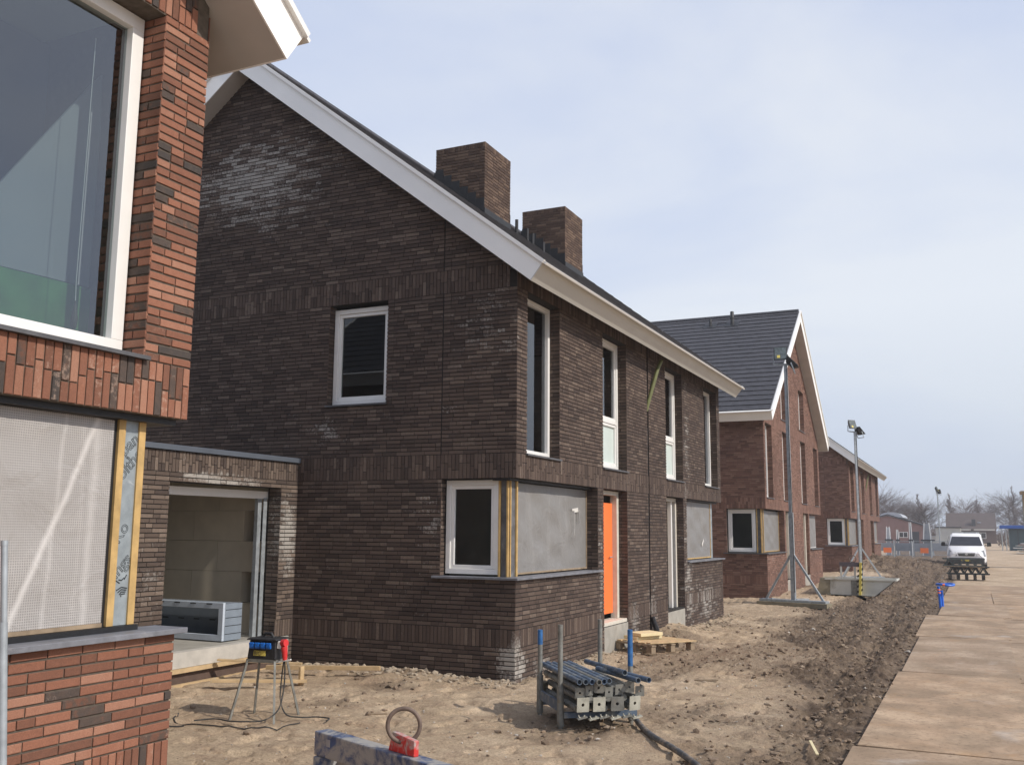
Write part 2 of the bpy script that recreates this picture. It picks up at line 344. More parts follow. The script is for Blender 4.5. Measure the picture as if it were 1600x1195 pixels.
class Wall:
    """A wall plane: O origin, U direction along it, Nn outward normal; u measured along U."""
    def __init__(s, O, U, Nn): s.O = Vector(O); s.U = Vector(U); s.N = Vector(Nn); s.rects = []
    def p(s, u, n, z): return s.O + s.U * u + s.N * n + Vector((0, 0, z))
    def lay(s, u0, u1, zones, openings=(), lim=None, end_trim=.002):
        def free(zm, z1):
            segs = [(u0, u1)]
            if lim:
                lo, hi = lim(z1); segs = [(max(u0, lo), min(u1, hi))]
                if segs[0][0] >= segs[0][1]: return []
            for (a, b, za, zb) in openings:
                if za < zm < zb:
                    ns = []
                    for (x, y) in segs:
                        if b <= x or a >= y: ns.append((x, y)); continue
                        if a > x: ns.append((x, a))
                        if b < y: ns.append((b, y))
                    segs = ns
            return segs
        for (z0, z1, kind) in zones:
            if kind == 'row':
                n = max(1, round((z1 - z0) / CO)); h = (z1 - z0) / n
                for i in range(n):
                    za = z0 + i * h; zb = za + h
                    off = random.choice((0, .5, .25, .75)) * BL + random.uniform(-.01, .01)
                    for (a, b) in free((za + zb) / 2, zb):
                        u = a; first = True
                        while u < b - .02:
                            L = BL if random.random() > .22 else BL / 2
                            if first: L = (off % BL) + .0; L = BL / 2 if L < .06 else L
                            first = False
                            e = min(b, u + L)
                            if b - e < .05: e = b
                            s.rects.append((u + .0037, e - .0037, za + .006, zb - .006)); u = e
            elif kind == 'soldier':
                n = max(1, round((u1 - u0) / CO)); w = (u1 - u0) / n; m = (z0 + z1) / 2
                sg = free(m, z1)
                for i in range(n):
                    a = u0 + i * w; c = a + w / 2
                    if any(x <= c <= y for x, y in sg): s.rects.append((a + .004, a + w - .004, z0 + .004, z1 - .004))
            else:                               # soldier course one and a half bricks high, joints staggered
                n = max(1, round((u1 - u0) / CO)); w = (u1 - u0) / n; m = (z0 + z1) / 2; sg = free(m, z1); H = z1 - z0
                for i in range(n):
                    a = u0 + i * w; c = a + w / 2
                    if not any(x <= c <= y for x, y in sg): continue
                    k = (.36, .64, .5, .64, .36, .5)[(i * 5 + random.randrange(2)) % 6]
                    zm = z0 + H * k
                    s.rects.append((a + .004, a + w - .004, z0 + .003, zm - .004)); s.rects.append((a + .004, a + w - .004, zm + .004, z1 - .003))
        return s
    def reveal(s, u, side, z0, z1, depth):     # bricks lining the jamb of an opening; side +1: jamb faces +U
        w = Wall(s.p(u, 0, 0), -s.N, s.U * side); n = max(1, round((z1 - z0) / CO)); h = (z1 - z0) / n
        for i in range(n):
            if i % 2: w.rects.append((.004, depth, z0 + i * h + .006, z0 + (i + 1) * h - .006))
            else:
                w.rects.append((.004, min(depth, .1), z0 + i * h + .006, z0 + (i + 1) * h - .006))
                if depth > .12: w.rects.append((.109, depth, z0 + i * h + .006, z0 + (i + 1) * h - .006))
        return w
    def backing(s, name, mat, parent, u0, u1, zbot, top, openings=(), t=.25, cuts=(), off=-.009):
        lo_, hi_ = u0 + .05, u1 - .05
        openings = [(a if a <= lo_ else a - .0085, b if b >= hi_ else b + .0085, c, d) for a, b, c, d in openings if (b - a) > .09] + [o for o in openings if (o[1] - o[0]) <= .09]
        mb = MB(); cs = sorted({u0, u1, *cuts, *[o[0] for o in openings], *[o[1] for o in openings]})
        cs = [c for c in cs if u0 <= c <= u1]
        for a, b in zip(cs, cs[1:]):
            m = (a + b) / 2; bl = sorted((o[2], o[3]) for o in openings if o[0] < m < o[1]); z = zbot; spans = []
            for (za, zb) in bl:
                if za > z: spans.append((z, z, za, za))
                z = max(z, zb)
            spans.append((z, z, top(a), top(b)))
            for (z1, z2, z3, z4) in spans:
                mb.hexa([s.p(a, off - t, z1), s.p(b, off - t, z2), s.p(b, off, z2), s.p(a, off, z1), s.p(a, off - t, z3), s.p(b, off - t, z4), s.p(b, off, z4), s.p(a, off, z3)])
        return mb.build(name, mat, parent)

def visible(c, n):
    d = c - Vector((0, 0, CAMZ))
    if d.dot(n) >= 0: return None
    x, y, z = d.dot(RT), d.dot(UP), d.dot(FW)
    if z <= .1: return None
    px, py = W0 / 2 + FPX * x / z, H0 / 2 - FPX * y / z
    if px < -30 or px > W0 + 30 or py < -30 or py > H0 + 30: return None
    return abs(d.dot(n)) / d.length ** 3
def place_bricks(walls, mats, parent, singles=300, proud=.009, occl=None):
    """The bricks that show largest become objects of their own, the rest one mesh."""
    allb = []
    for w in walls:
        for r in w.rects:
            c = w.p((r[0] + r[1]) / 2, 0, (r[2] + r[3]) / 2); v = visible(c, w.N)
            if v and occl and occl(c): v = None
            allb.append(((v or 0) * (r[1] - r[0]) * (r[3] - r[2]), w, r))
    allb.sort(key=lambda a: -a[0])
    k = 0
    while k < min(singles, len(allb)) and allb[k][0] > 0: k += 1
    for sc, w, (a, b, za, zb) in allb[:k]:
        vert = (zb - za) > (b - a)
        o = bpy.data.objects.new('brick', random.choice(UNITS)); pr = proud + random.uniform(-.0015, .003)
        p = w.p(a, -.004, za); X = w.U * (b - a); Y = w.N * (pr - .009 + .004 + .009 - .009 + .004); Z = Vector((0, 0, zb - za))
        Y = w.N * (.004 + random.uniform(-.001, .0025))
        p = w.p(a, -.011, za); Y = w.N * (.011 + random.uniform(-.001, .0006))
        if vert: X, Z = Vector((0, 0, zb - za)), -w.U * (b - a); p = w.p(b, -.011, za)
        tl = random.uniform(-.003, .003)
        mw = Matrix(((X.x, Y.x, Z.x, p.x), (X.y, Y.y, Z.y, p.y), (X.z, Y.z, Z.z, p.z + tl * .3), (0, 0, 0, 1)))
        COL.objects.link(o); o.parent = parent; o.matrix_basis = mw
        if not o.data.materials: o.data.materials.append(mats[0])
        if o.data.materials[0] is not mats[0]:
            o.material_slots[0].link = 'OBJECT'; o.material_slots[0].material = mats[0]
    rest = allb[k:]
    if not rest: return
    n = len(rest); P = np.zeros((n, 8, 3)); tone = np.repeat(rng.random((n, 1, 3)), 5, axis=1)
    for i, (_, w, (a, b, za, zb)) in enumerate(rest):
        jt = rng.uniform(-.0015, .0015, 8); pr = random.uniform(-.0008, .0004)
        for q, (u, nn, z) in enumerate(((a, -.011, za), (b, -.011, za), (b, -.011, zb), (a, -.011, zb),
                                        (a + jt[0], pr, za + jt[1]), (b + jt[2], pr, za + jt[3]), (b + jt[4], pr, zb + jt[5]), (a + jt[6], pr, zb + jt[7]))):
            P[i, q] = w.p(u, nn, z)
    F = np.array([(4, 5, 6, 7), (0, 1, 5, 4), (1, 2, 6, 5), (2, 3, 7, 6), (3, 0, 4, 7)])
    # keep the faces pointing outwards whichever way U x Z runs
    flip = np.array([w.U.cross(Vector((0, 0, 1))).dot(w.N) < 0 for _, w, _ in rest])
    faces = (np.arange(n)[:, None, None] * 8 + F[None]); faces[flip] = faces[flip][:, :, ::-1]
    me = bpy.data.meshes.new('bricks'); me.vertices.add(n * 8); me.vertices.foreach_set('co', P.ravel())
    me.loops.add(n * 20); me.loops.foreach_set('vertex_index', faces.ravel().astype(np.int32))
    me.polygons.add(n * 5); me.polygons.foreach_set('loop_start', np.arange(n * 5, dtype=np.int32) * 4)
    me.update(calc_edges=True); me.polygons.foreach_set('use_smooth', [False] * (n * 5))
    at_ = me.attributes.new('tone', 'FLOAT_COLOR', 'FACE')
    at_.data.foreach_set('color', np.concatenate([tone, np.ones((n, 5, 1))], 2).ravel())
    me.materials.append(mats[1]); o = bpy.data.objects.new('bricks', me); COL.objects.link(o); o.parent = parent; o['kind'] = 'stuff'

ZON = lambda top, zb=-.35: [(zb, .379, 'row'), (.379, .596, 'soldier'), (.596, 2.44, 'row'), (2.44, 2.752, 'double'), (2.752, 4.885, 'row'), (4.885, 5.195, 'double'), (5.195, top, 'row')]

# ------------------------------------------------------------------ windows
def window(house, wl, u0, u1, z0, z1, rec=.12, fw=.065, transom=None, low_panel=None, sash=True, glass=GLASS, sill=True, name='window', sillmat=None, sp=.03):
    """A framed window in wall wl: outer frame, inner sash, pane, sill as sub-parts."""
    mb = MB()
    def fr(mb, a, b, c, d, w, n0, n1):
        for (p, q, r, s_) in ((a, b, c, c + w), (a, b, d - w, d), (a, a + w, c + w, d - w), (b - w, b, c + w, d - w)):
            mb.hexa([wl.p(p, n0, r), wl.p(q, n0, r), wl.p(q, n1, r), wl.p(p, n1, r), wl.p(p, n0, s_), wl.p(q, n0, s_), wl.p(q, n1, s_), wl.p(p, n1, s_)])
    fr(mb, u0, u1, z0, z1, fw, -rec - .07, -rec)
    f = mb.build(name, WHITE, house, bevel=.004)
    a, b, c, d = u0 + fw + .002, u1 - fw - .002, z0 + fw + .002, z1 - fw - .002
    secs = [(c, d)]
    if transom:
        secs = [(c, transom - .03), (transom + .03, d)]
        m = MB(); m.hexa([wl.p(a, -rec - .07, transom - .028), wl.p(b, -rec - .07, transom - .028), wl.p(b, -rec - .004, transom - .028), wl.p(a, -rec - .004, transom - .028),
                          wl.p(a, -rec - .07, transom + .028), wl.p(b, -rec - .07, transom + .028), wl.p(b, -rec - .004, transom + .028), wl.p(a, -rec - .004, transom + .028)])
        m.build('transom', WHITE, f, bevel=.003)
    for i, (c_, d_) in enumerate(secs):
        sw = 0.
        if sash:
            sw = .045; m = MB(); fr(m, a, b, c_, d_, sw, -rec - .065, -rec - .018); m.build('sash', WHITE, f, bevel=.004)
        solid = transom and low_panel and i == 0
        m = MB(); aa, bb, cc, dd = a + sw * .9, b - sw * .9, c_ + sw * .9, d_ - sw * .9
        m.hexa([wl.p(aa, -rec - .055, cc), wl.p(bb, -rec - .055, cc), wl.p(bb, -rec - .047, cc), wl.p(aa, -rec - .047, cc),
                wl.p(aa, -rec - .055, dd), wl.p(bb, -rec - .055, dd), wl.p(bb, -rec - .047, dd), wl.p(aa, -rec - .047, dd)])
        m.build('glazed_panel' if solid else 'pane', low_panel if solid else glass, f)
    if sill:
        m = MB(); m.hexa([wl.p(u0 - .03, -rec, z0 - .032), wl.p(u1 + .03, -rec, z0 - .032), wl.p(u1 + .03, sp, z0 - .036), wl.p(u0 - .03, sp, z0 - .036),
                          wl.p(u0 - .03, -rec, z0 - .004), wl.p(u1 + .03, -rec, z0 - .004), wl.p(u1 + .03, sp, z0 - .014), wl.p(u0 - .03, sp, z0 - .014)])
        m.build('sill', sillmat or DKSTONE, f)
    return f

def film_panel(house, wl, u0, u1, z0, z1, rec, mat, name='plastic_film', edge=None, amp=.008):
    """Plastic sheet stapled over an opening, slightly slack, with a batten edge."""
    nu, nz_ = 26, 18; v = []; f = []
    s1, s2 = random.random() * 9, random.random() * 9
    for i in range(nz_ + 1):
        for j in range(nu + 1):
            a, b = j / nu, i / nz_
            k = min(1, 6 * min(a, 1 - a)) * min(1, 6 * min(b, 1 - b))
            d = amp * k * (math.sin(a * 9 + s1 + b * 5) + .7 * math.sin(b * 13 + s2 - a * 11) + .8 * math.sin((a + b) * 17 + s1))
            v.append(wl.p(u0 + (u1 - u0) * a, -rec + d, z0 + (z1 - z0) * b))
    for i in range(nz_):
        for j in range(nu): k = i * (nu + 1) + j; f.append((k, k + 1, k + nu + 2, k + nu + 1))
    mb = MB(); mb.add(v, f); o = mb.build(name, mat, house, smooth=True)
    if edge:
        m = MB(); w = .022
        for (a, b, c, d) in ((u0, u1, z0 - w, z0), (u1, u1 + w, z0 - w, z1), (u0 - w, u0, z0 - w, z1)):
            m.hexa([wl.p(a, -rec - .04, c), wl.p(b, -rec - .04, c), wl.p(b, -rec + .012, c), wl.p(a, -rec + .012, c), wl.p(a, -rec - .04, d), wl.p(b, -rec - .04, d), wl.p(b, -rec + .012, d), wl.p(a, -rec + .012, d)])
        m.build('film_batten', edge, o)
    return o

def corner_post(house, X, Y, z0, z1, lettering=False, d=.2, w=.22):
    """Insulated corner post between two windows: timber edges and foil faced board, set back behind the brick."""
    p = MB().box((X - .27, Y + .12, z0), (X - .15, Y + .33, z1)).build('corner_post', INSULD, house)
    for a, b in (((X - .285, Y + .085, z0), (X - .262, Y + .118, z1)), ((X - .172, Y + .085, z0), (X - .150, Y + .118, z1)), ((X - .148, Y + .125, z0), (X - .134, Y + .150, z1)), ((X - .148, Y + .295, z0), (X - .128, Y + .335, z1))):
        MB().box(a, b).build('timber_edge', WOODY, p)
    return p

# ------------------------------------------------------------------ roofs
def slab_poly(cx, under_apex, slope, half, thick, xs=1):
    """Cross section of a roof slab: returns the points in (c, z), eave ends cut square to the slope."""
    L = math.hypot(1, slope); nx, nz_ = slope / L, 1 / L
    ze = under_apex - slope * half
    return [(cx - half, ze), (cx, under_apex), (cx + half, ze), (cx + half + thick * nx, ze + thick * nz_), (cx, under_apex + thick * L), (cx - half - thick * nx, ze + thick * nz_)]

PLASTER = plain('inner_plaster', (.58, .56, .50), .9, .08, 3, bmp=0)

def tile_field(parent, E, a, L, s, n, run, mat, cl=.30, tw=.30, name='tile_course', rough_jit=.002):
    """Courses of flat tiles lapping up a roof slope; each course a part."""
    E, a, s, n = Vector(E), Vector(a), Vector(s), Vector(n); k = int(run / cl) + 1
    for i in range(k):
        m = MB(); lo = i * cl; hi = min(run, lo + cl + .04)
        if hi - lo < .08: break
        nt_ = int(L / tw); w = L / nt_; off = (i % 2) * .5
        xs = [0] + [(j + off) * w for j in range(1 if off == 0 else 0, nt_)] + [L]; xs = sorted(set(x for x in xs if 0 <= x <= L))
        for x0, x1 in zip(xs, xs[1:]):
            if x1 - x0 < .03: continue
            j0 = random.uniform(-rough_jit, rough_jit); b0, t0, t1 = .001, .040 + j0, .018 + j0 * .5
            P = lambda x, q, h: E + a * x + s * q + n * h
            m.hexa([P(x0 + .002, lo, b0), P(x1 - .002, lo, b0), P(x1 - .002, hi, b0), P(x0 + .002, hi, b0), P(x0 + .002, lo, t0), P(x1 - .002, lo, t0), P(x1 - .002, hi, t1), P(x0 + .002, hi, t1)])
        m.build(name, mat, parent)

def roof(parent, axis, c, apex, slope, half, e0, e1, thick=.27, fascia_front=WFASC, fascia_eave=CREAM, tile_both=True):
    """axis 'y': ridge runs along y at x=c; axis 'x': ridge runs along x at y=c. e0..e1: extent along the ridge."""
    L = math.hypot(1, slope)
    P = (lambda q, z, e: Vector((q, e, z))) if axis == 'y' else (lambda q, z, e: Vector((e, q, z)))
    poly = slab_poly(c, apex, slope, half, thick)
    m = MB(); m.prism([P(q, z, e0 + .014) for q, z in poly], P(0, 0, 0 + (e1 - e0 - .028)) - P(0, 0, 0))
    r = m.build('roof', SOFFIT, parent)
    # verge boards on both gable ends, with a slim raised trim along the top
    for e, sg in ((e0, -1), (e1, 1)):
        for hs in (-1, 1):
            pl = [poly[1], poly[2], poly[3], poly[4]] if hs > 0 else [poly[1], poly[0], poly[5], poly[4]]
            m = MB(); m.prism([P(q, z, e) for q, z in pl], P(0, 0, -.013 * sg) - P(0, 0, 0)); fb = m.build('verge_board', fascia_front, r)
            a, b = pl[2], pl[3]; m = MB()
            up = P((a[0] - pl[1][0]), a[1] - pl[1][1], 0).normalized()
            A = P(a[0], a[1], e + sg * .012) + up * .012 - (P(b[0], b[1], 0) - P(a[0], a[1], 0)).normalized() * .02; B = P(b[0], b[1], e + sg * .012) + up * .012
            m.bar(A, B, .05, .045, up=up); m.build('verge_trim', WHITE, r)
    for hs in (-1, 1):
        lo = poly[2] if hs > 0 else poly[0]; hi = poly[3] if hs > 0 else poly[5]
        nrm = Vector((hs / L * 1., 0, -0)); out = P(hs, 0, 0) * .006 - P(0, slope, 0) * .0
        d = P(hs * 1 / L, -slope / L, 0) * .012
        m = MB(); m.prism([P(lo[0], lo[1], e0), P(hi[0], hi[1], e0), P(hi[0], hi[1], e0) + d, P(lo[0], lo[1], e0) + d], P(0, 0, e1 - e0)); m.build('eave_board', fascia_eave, r)
        up = (P(hi[0], hi[1], 0) - P(lo[0], lo[1], 0)).normalized()
        m = MB(); q = P(hi[0], hi[1], e0 - .02) + d * 2.2 + up * .008; m.bar(q, q + P(0, 0, e1 - e0 + .04), .07, .03, up=up); m.build('gutter_edge', WHITE, r)
    for hs in (-1, 1):
        hi = poly[3] if hs > 0 else poly[5]
        s = P(-hs / L, slope / L, 0); n = P(hs * slope / L, 1 / L, 0); run = (half + thick * slope / L) * L - .03
        E = P(hi[0], hi[1], e0 + .05) + s * .03 + n * .002
        tile_field(r, E, P(0, 0, 1), e1 - e0 - .10, s, n, run, TILE)
    m = MB(); q = apex + thick * L + .045
    nn = int((e1 - e0) / .35); w = (e1 - e0 - .1) / nn
    for i in range(nn):
        a = e0 + .05 + i * w; m.tube([P(c, q - .045, a + .004), P(c, q - .045, a + w - .004)], .085, 8)
    m.build('ridge_tiles', TILE, r, kind='stuff')
    return r

def chimney(house, x0, x1, y0, y1, zt, rz, mats):
    """rz(x): height of the roof surface there."""
    c = MB(); z0 = rz(x1) - .5
    c.box((x0 + .009, y0 + .009, z0), (x1 - .009, y1 - .009, zt - .01)); ch = c.build('chimney', MORT_R2, house)
    ws = []
    for O, U, Nn, a, b, lim in (((0, y0, 0), (1, 0, 0), (0, -1, 0), x0, x1, None), ((x1, 0, 0), (0, 1, 0), (1, 0, 0), y0, y1, None),
                           ((x0, 0, 0), (0, 1, 0), (-1, 0, 0), y0, y1, None), ((0, y1, 0), (1, 0, 0), (0, 1, 0), x0, x1, None)):
        w = Wall(O, U, Nn); n = round((zt - .215 + .0 - z0) / CO)
        w.lay(a, b, [(zt - .1 - n * CO, zt - .1, 'row'), (zt - .1, zt, 'soldier')]); ws.append(w)
    place_bricks(ws, mats, ch, 300)
    boxo('chimney_cap', (x0 + .02, y0 + .02, zt - .02), (x1 - .02, y1 - .02, zt + .004), DARKP, ch)
    # stepped lead flashing down the flank and an apron in front
    m = MB(); k = 6
    for i in range(k):
        a = x0 + (x1 - x0) * i / k; b = x0 + (x1 - x0) * (i + 1) / k
        for yy in (y0 - .010, y1 + .002): m.box((a, yy, rz(b) - .1), (b - .001, yy + .008, rz(a) + .15))
    m.box((x1 + .002, y0 - .01, rz(x1) - .1), (x1 + .012, y1 + .01, rz(x1) + .10)); m.box((x0 - .03, y0, rz(x0)), (x0 - .002, y1, zt - .1 if False else rz(x0) + .12))
    m.build('lead_flashing', BLACK, ch); return ch

def side_gable_house(name, label, X, Y0, Y1, o, mats, mort, windows, film1, door1, joint, door2, film2, gable_win, chims, singles, trims=True):
    h = thing(name, label, 'house', (X - 4.57, (Y0 + Y1) / 2, 0)); h['group'] = 'new brick houses along the street'
    cx = X - 4.57; ap, sl = 8.64, .775; T = lambda u: ap - sl * abs(u - cx)
    F = Wall((X, 0, 0), (0, 1, 0), (1, 0, 0)); G = Wall((0, Y0, 0), (1, 0, 0), (0, -1, 0)); B = Wall((0, Y1, 0), (1, 0, 0), (0, 1, 0)); K = Wall((X - 9.14, 0, 0), (0, 1, 0), (-1, 0, 0))
    fo = [(a, b, 2.77, 4.88) for a, b in windows] + [(Y0 - .1, film1, 1.217, 2.44), (door1[0], door1[1], .36, 2.44), (door2[0], door2[1], .36, 2.44), (film2, Y1 + .1, 1.217, 2.44)]
    bo = [(door1[0], door1[1], -.4, .36), (door2[0], door2[1], -.4, .36)]
    jo = [(joint, joint + .075, -.4, 5.3)]
    go = [(X - 1.06, X + .1, 1.217, 2.44), (gable_win[0], gable_win[1], 3.46, 4.885)]
    ftop = lambda u: 5.12
    clipf = [(max(a, Y0), min(b, Y1), c, d) for a, b, c, d in fo]; clipg = [(a, min(b, X), c, d) for a, b, c, d in go]
    wf = F.backing('wall', mort, h, Y0 + .009, Y1 - .009, -.4, ftop, clipf + jo)
    wg = G.backing('wall', mort, h, cx - 4.57, X - .26, -.4, T, [(a, min(b, X - .26), c, d) for a, b, c, d in clipg], cuts=(cx,))
    B.backing('wall', mort, h, cx - 4.57, X - .26, -.4, T, [(X - 1.06, X - .26, 1.217, 2.44)], cuts=(cx,)); K.backing('wall', mort, h, Y0 + .26, Y1 - .26, -.4, lambda u: 5.12)
    lim = lambda z: (cx - (ap + .03 - z) / sl, cx + (ap + .03 - z) / sl)
    zf = ZON(5.12); zf = [q for q in zf if q[0] < 5.1][:-1] + [(4.885, 5.11, 'soldier')]
    F.lay(Y0, Y1, zf, fo + bo + jo)
    G.lay(cx - 4.57, X, ZON(8.6), go + [(X - 1.085, X - 1.073, 2.76, 9.)], lim)
    rv = []
    for a, b, c, d in fo:
        if b < Y1: rv.append(F.reveal(b, -1, c, d, .2))
    rv.append(G.reveal(gable_win[0], 1, 3.46, 4.885, .16)); rv.append(G.reveal(X - 1.06, 1, 1.22, 2.44, .12))
    place_bricks([F, G] + rv, mats, wg, singles)
    # floors, cavity and rooms so that the openings look into a house
    for z0, z1 in ((.2, .34), (2.50, 2.74)): boxo('floor_slab', (X - 8.85, Y0 + .28, z0), (X - .28, Y1 - .28, z1), PLASTER, h)
    boxo('party_wall', (X - 8.8, joint - .1, .34), (X - .3, joint + .1, 2.5), PLASTER, h); boxo('party_wall', (X - 8.8, joint - .1, 2.74), (X - .3, joint + .1, 5.), PLASTER, h)
    for q in (door1, door2): boxo('inner_partition', (X - 2.2, q[0] - .4, .34), (X - 2.1, q[1] + .4, 2.5), PLASTER, h)
    # windows on the street front
    for i, (a, b) in enumerate(windows):
        mid = i in (1, 2)
        window(h, F, a, b, 2.775, 4.875, rec=.15, transom=3.55 if mid else None, low_panel=GREENW if mid else None, sash=mid)
    window(h, G, gable_win[0] + .01, gable_win[1] - .004, 3.49, 4.84, rec=.11)
    # the corner window of the ground floor: casement on the gable, plastic film on the street side
    window(h, G, X - 1.04, X - .29, 1.245, 2.425, rec=.10, sill=False)
    boxo('inner_partition', (X - 3.2, Y0 + 1.5, .34), (X - .30, Y0 + 1.58, 2.5), PLASTER, h)
    corner_post(h, X, Y0, 1.222, 2.437)
    film_panel(h, F, Y0 + .38, film1 - .02, 1.26, 2.40, .19, FILM, edge=WOODD)
    film_panel(h, F, film2 + .03, Y1 - .42, 1.26, 2.40, .17, FILM, edge=WOODY)
    MB().box((X - .40, Y1 - .34, 1.222), (X - .18, Y1 - .16, 2.437)).build('corner_post', INSUL, h)
    for a, b, q in ((Y0 - .05, film1 + .10, 0), (film2 - .03, Y1 + .05, 1)):
        m = MB(); m.box((X - .26, a, 1.190), (X + .05, b, 1.219)); s = m.build('window_sill', STONE, h, bevel=.003)
        m = MB(); yy = (Y0 - .05, Y0 + .2) if q == 0 else (Y1 - .2, Y1 + .05); m.box((X - 1.16, yy[0], 1.190), (X - .262, yy[1], 1.219)); m.build('window_sill', STONE, h, bevel=.003)
    for (a, b) in ((Y0 + .02, film1 - .004), (film2 + .004, Y1 - .02)): MB().box((X - .34, a, 2.412), (X - .10, b, 2.4385)).build('steel_lintel', BLACK, h)
    MB().box((X - 1.05, Y0 + .06, 2.427), (X - .345, Y0 + .24, 2.4385)).build('steel_lintel', BLACK, h)
    # doors
    a, b, dmat = door1
    for q, (p0, p1) in enumerate(((a + .01, a + .09), (b - .10, b - .004))): boxo('door_frame', (X - .26, p0, .42), (X - .15, p1, 2.36), plainw, h)
    boxo('door_frame', (X - .26, a + .01, 2.362), (X - .15, b - .004, 2.43), plainw, h)
    boxo('threshold', (X - .28, a, .362), (X - .02, b - .002, .415), plainw, h, bevel=.004)
    boxo('plinth', (X - .12, a + .002, -.3), (X - .003, b - .002, .356), CONC, h)
    dr = boxo('door', (X - .265, a + .10, .50), (X - .225, b - .105, 2.24), door1[2], h, bevel=.002)
    if door1[2] is ORANGE:
        tubeo('handle', [(X - .225, b - .20, 1.38), (X - .195, b - .20, 1.38), (X - .195, b - .32, 1.38)], .009, GALV, dr)
    a, b = door2
    for (p0, p1) in ((a + .005, a + .08), (b - .09, b - .004)): boxo('door_frame', (X - .26, p0, .34), (X - .145, p1, 2.36), plainw, h)
    boxo('door_frame', (X - .24, b - .30, .34), (X - .17, b - .22, 2.36), WHITE, h)
    boxo('blue_protection_strip', (X - .20, b - .215, .34), (X - .185, b - .175, 2.2), BLUEP if door1[2] is ORANGE else WHITE, h)
    boxo('door', (X - .30, a + .10, .42), (X - .262, b - .31, 2.24), WOODD, h); boxo('door_frame', (X - .26, a + .005, 2.362), (X - .15, b - .004, 2.43), plainw, h)
    boxo('plinth', (X - .12, a + .002, -.3), (X - .003, b - .002, .336), CONC, h)
    boxo('joint_backing', (X - .30, joint - .02, -.3), (X - .262, joint + .095, 5.05), BLACK, h)
    # rainwater pipe from the eave into the open joint
    tubeo('rain_pipe', [(X + .14, joint + .44, 4.86), (X + .10, joint + .36, 4.72), (X + .0, joint + .08, 4.08), (X - .03, joint + .04, 3.9)], [.036, .036, .034, .03], GREENP, h)
    tubeo('rain_pipe', [(X - .035, joint + .0375, 3.6), (X - .035, joint + .0375, .55)], .026, BLACK, h)
    tubeo('drain_foot', [(X + .03, joint + .05, .34), (X + .08, joint + .10, .14), (X + .10, joint + .14, -.05)], [.04, .05, .055], DARKP, h)
    r = roof(h, 'y', cx, ap, sl, 4.88, Y0 - .30, Y1 + .32)
    L = math.hypot(1, sl); rz = lambda x: ap + .27 * L + .03 * L - sl * abs(x - cx)
    for c in chims: chimney(h, *c, rz, M_CHIM)
    return h, r, rz

plainw = plain('raw_white_primer', (.62, .58, .50), .6, .1, 8, dirt=.64, dirt_c=(.36, .32, .26), bmp=.05)

h1, r1, rz1 = side_gable_house('brick_house', 'dark brown brick house with two chimneys, an orange door and film over its corner window', -5.09, 10.93, 21.87, 0, M_DARK, MORT_D,
    [(11.25, 12.34), (14.11, 15.25), (17.55, 18.71), (20.46, 21.60)], 13.85, (14.11, 15.24, ORANGE), 16.40, (17.52, 18.68), 18.92,
    (-7.99, -7.04), [(-8.11, -7.15, 14.0, 15.02, 8.35), (-8.11, -7.15, 17.62, 18.60, 8.34)], 300)
TAPE = plain('torn_white_tape', (.62, .60, .56), .7, .1, 20)
for pts in (((13.22, 1.70), (13.22, 2.08), (13.45, 2.10), (13.46, 1.90)), ((19.22, 1.55), (19.30, 1.95), (19.45, 1.98)), ((20.7, 1.50), (20.86, 1.62))):
    m = MB()
    for (ya, za), (yb, zb) in zip(pts, pts[1:]): m.bar((-5.09 - .165, ya, za), (-5.09 - .165, yb, zb), .004, .045 + .03 * random.random(), up=(0, .3, 1))
    m.build('tape', TAPE, h1)
for i, (x, z) in enumerate(((-7.62, .34), (-7.46, .30), (-7.28, .27), (-7.12, .24))):
    v = tubeo('roof_vent', [(x, 16.3 + .14 * (i % 2), rz1(x) - .05), (x, 16.3 + .14 * (i % 2), rz1(x) + z * .8)], .032, DARKP, r1)
h3, r3, rz3 = side_gable_house('brick_house', 'farthest brick house of the row, low red-brown gable beyond the second lamp mast', -4.95, 46.4, 61.7, 0, M_RED2, MORT_R2,
    [(46.9, 48.3), (51.6, 53.2), (55.9, 57.3), (59.6, 61.0)], 50.2, (50.5, 52.0, plainw), 54.1, (55.8, 57.4), 57.8,
    (-9.0, -8.0), [], 0)

def street_gable_house(name, label, X, Y0, Y1, mats, mort, front, gable_side, singles, yc, half, near=True):
    h = thing(name, label, 'house', (X - 4.5, (Y0 + Y1) / 2, 0)); h['group'] = 'new brick houses along the street'
    ap, sl = 8.80, .68; T = lambda u: ap - sl * abs(u - yc)
    return h, ap, sl, T

# ---- the gable-fronted house in the middle of the row
X2, A2, B2 = -5.17, 27.54, 38.40
h2 = thing('brick_house', 'red-brown brick house, gable and slim windows towards the street, behind the tallest lamp mast', 'house', (X2 - 4.5, 32.97, 0), 'new brick houses along the street')
AP2, SL2, YC2 = 8.80, .68, 32.97
T2 = lambda u: AP2 - SL2 * abs(u - YC2)
F2 = Wall((X2, 0, 0), (0, 1, 0), (1, 0, 0)); G2 = Wall((0, A2, 0), (1, 0, 0), (0, -1, 0)); B2w = Wall((0, B2, 0), (1, 0, 0), (0, 1, 0)); K2 = Wall((X2 - 9.2, 0, 0), (0, 1, 0), (-1, 0, 0))
tall2 = [(27.78, 28.80), (30.56, 31.52), (34.05, 35.13), (37.0, 38.02)]; up2 = [(30.52, 31.50, 5.26, 6.50), (34.0, 35.13, 5.26, 6.66)]
f2o = [(a, b, 2.77, 4.88) for a, b in tall2] + up2 + [(A2 - .1, 30.46, 1.217, 2.44), (30.72, 31.85, .36, 2.44), (34.13, 35.29, .36, 2.44), (35.53, B2 + .1, 1.217, 2.44)]
g2o = [(X2 - 1.10, X2 + .1, 1.217, 2.44)]
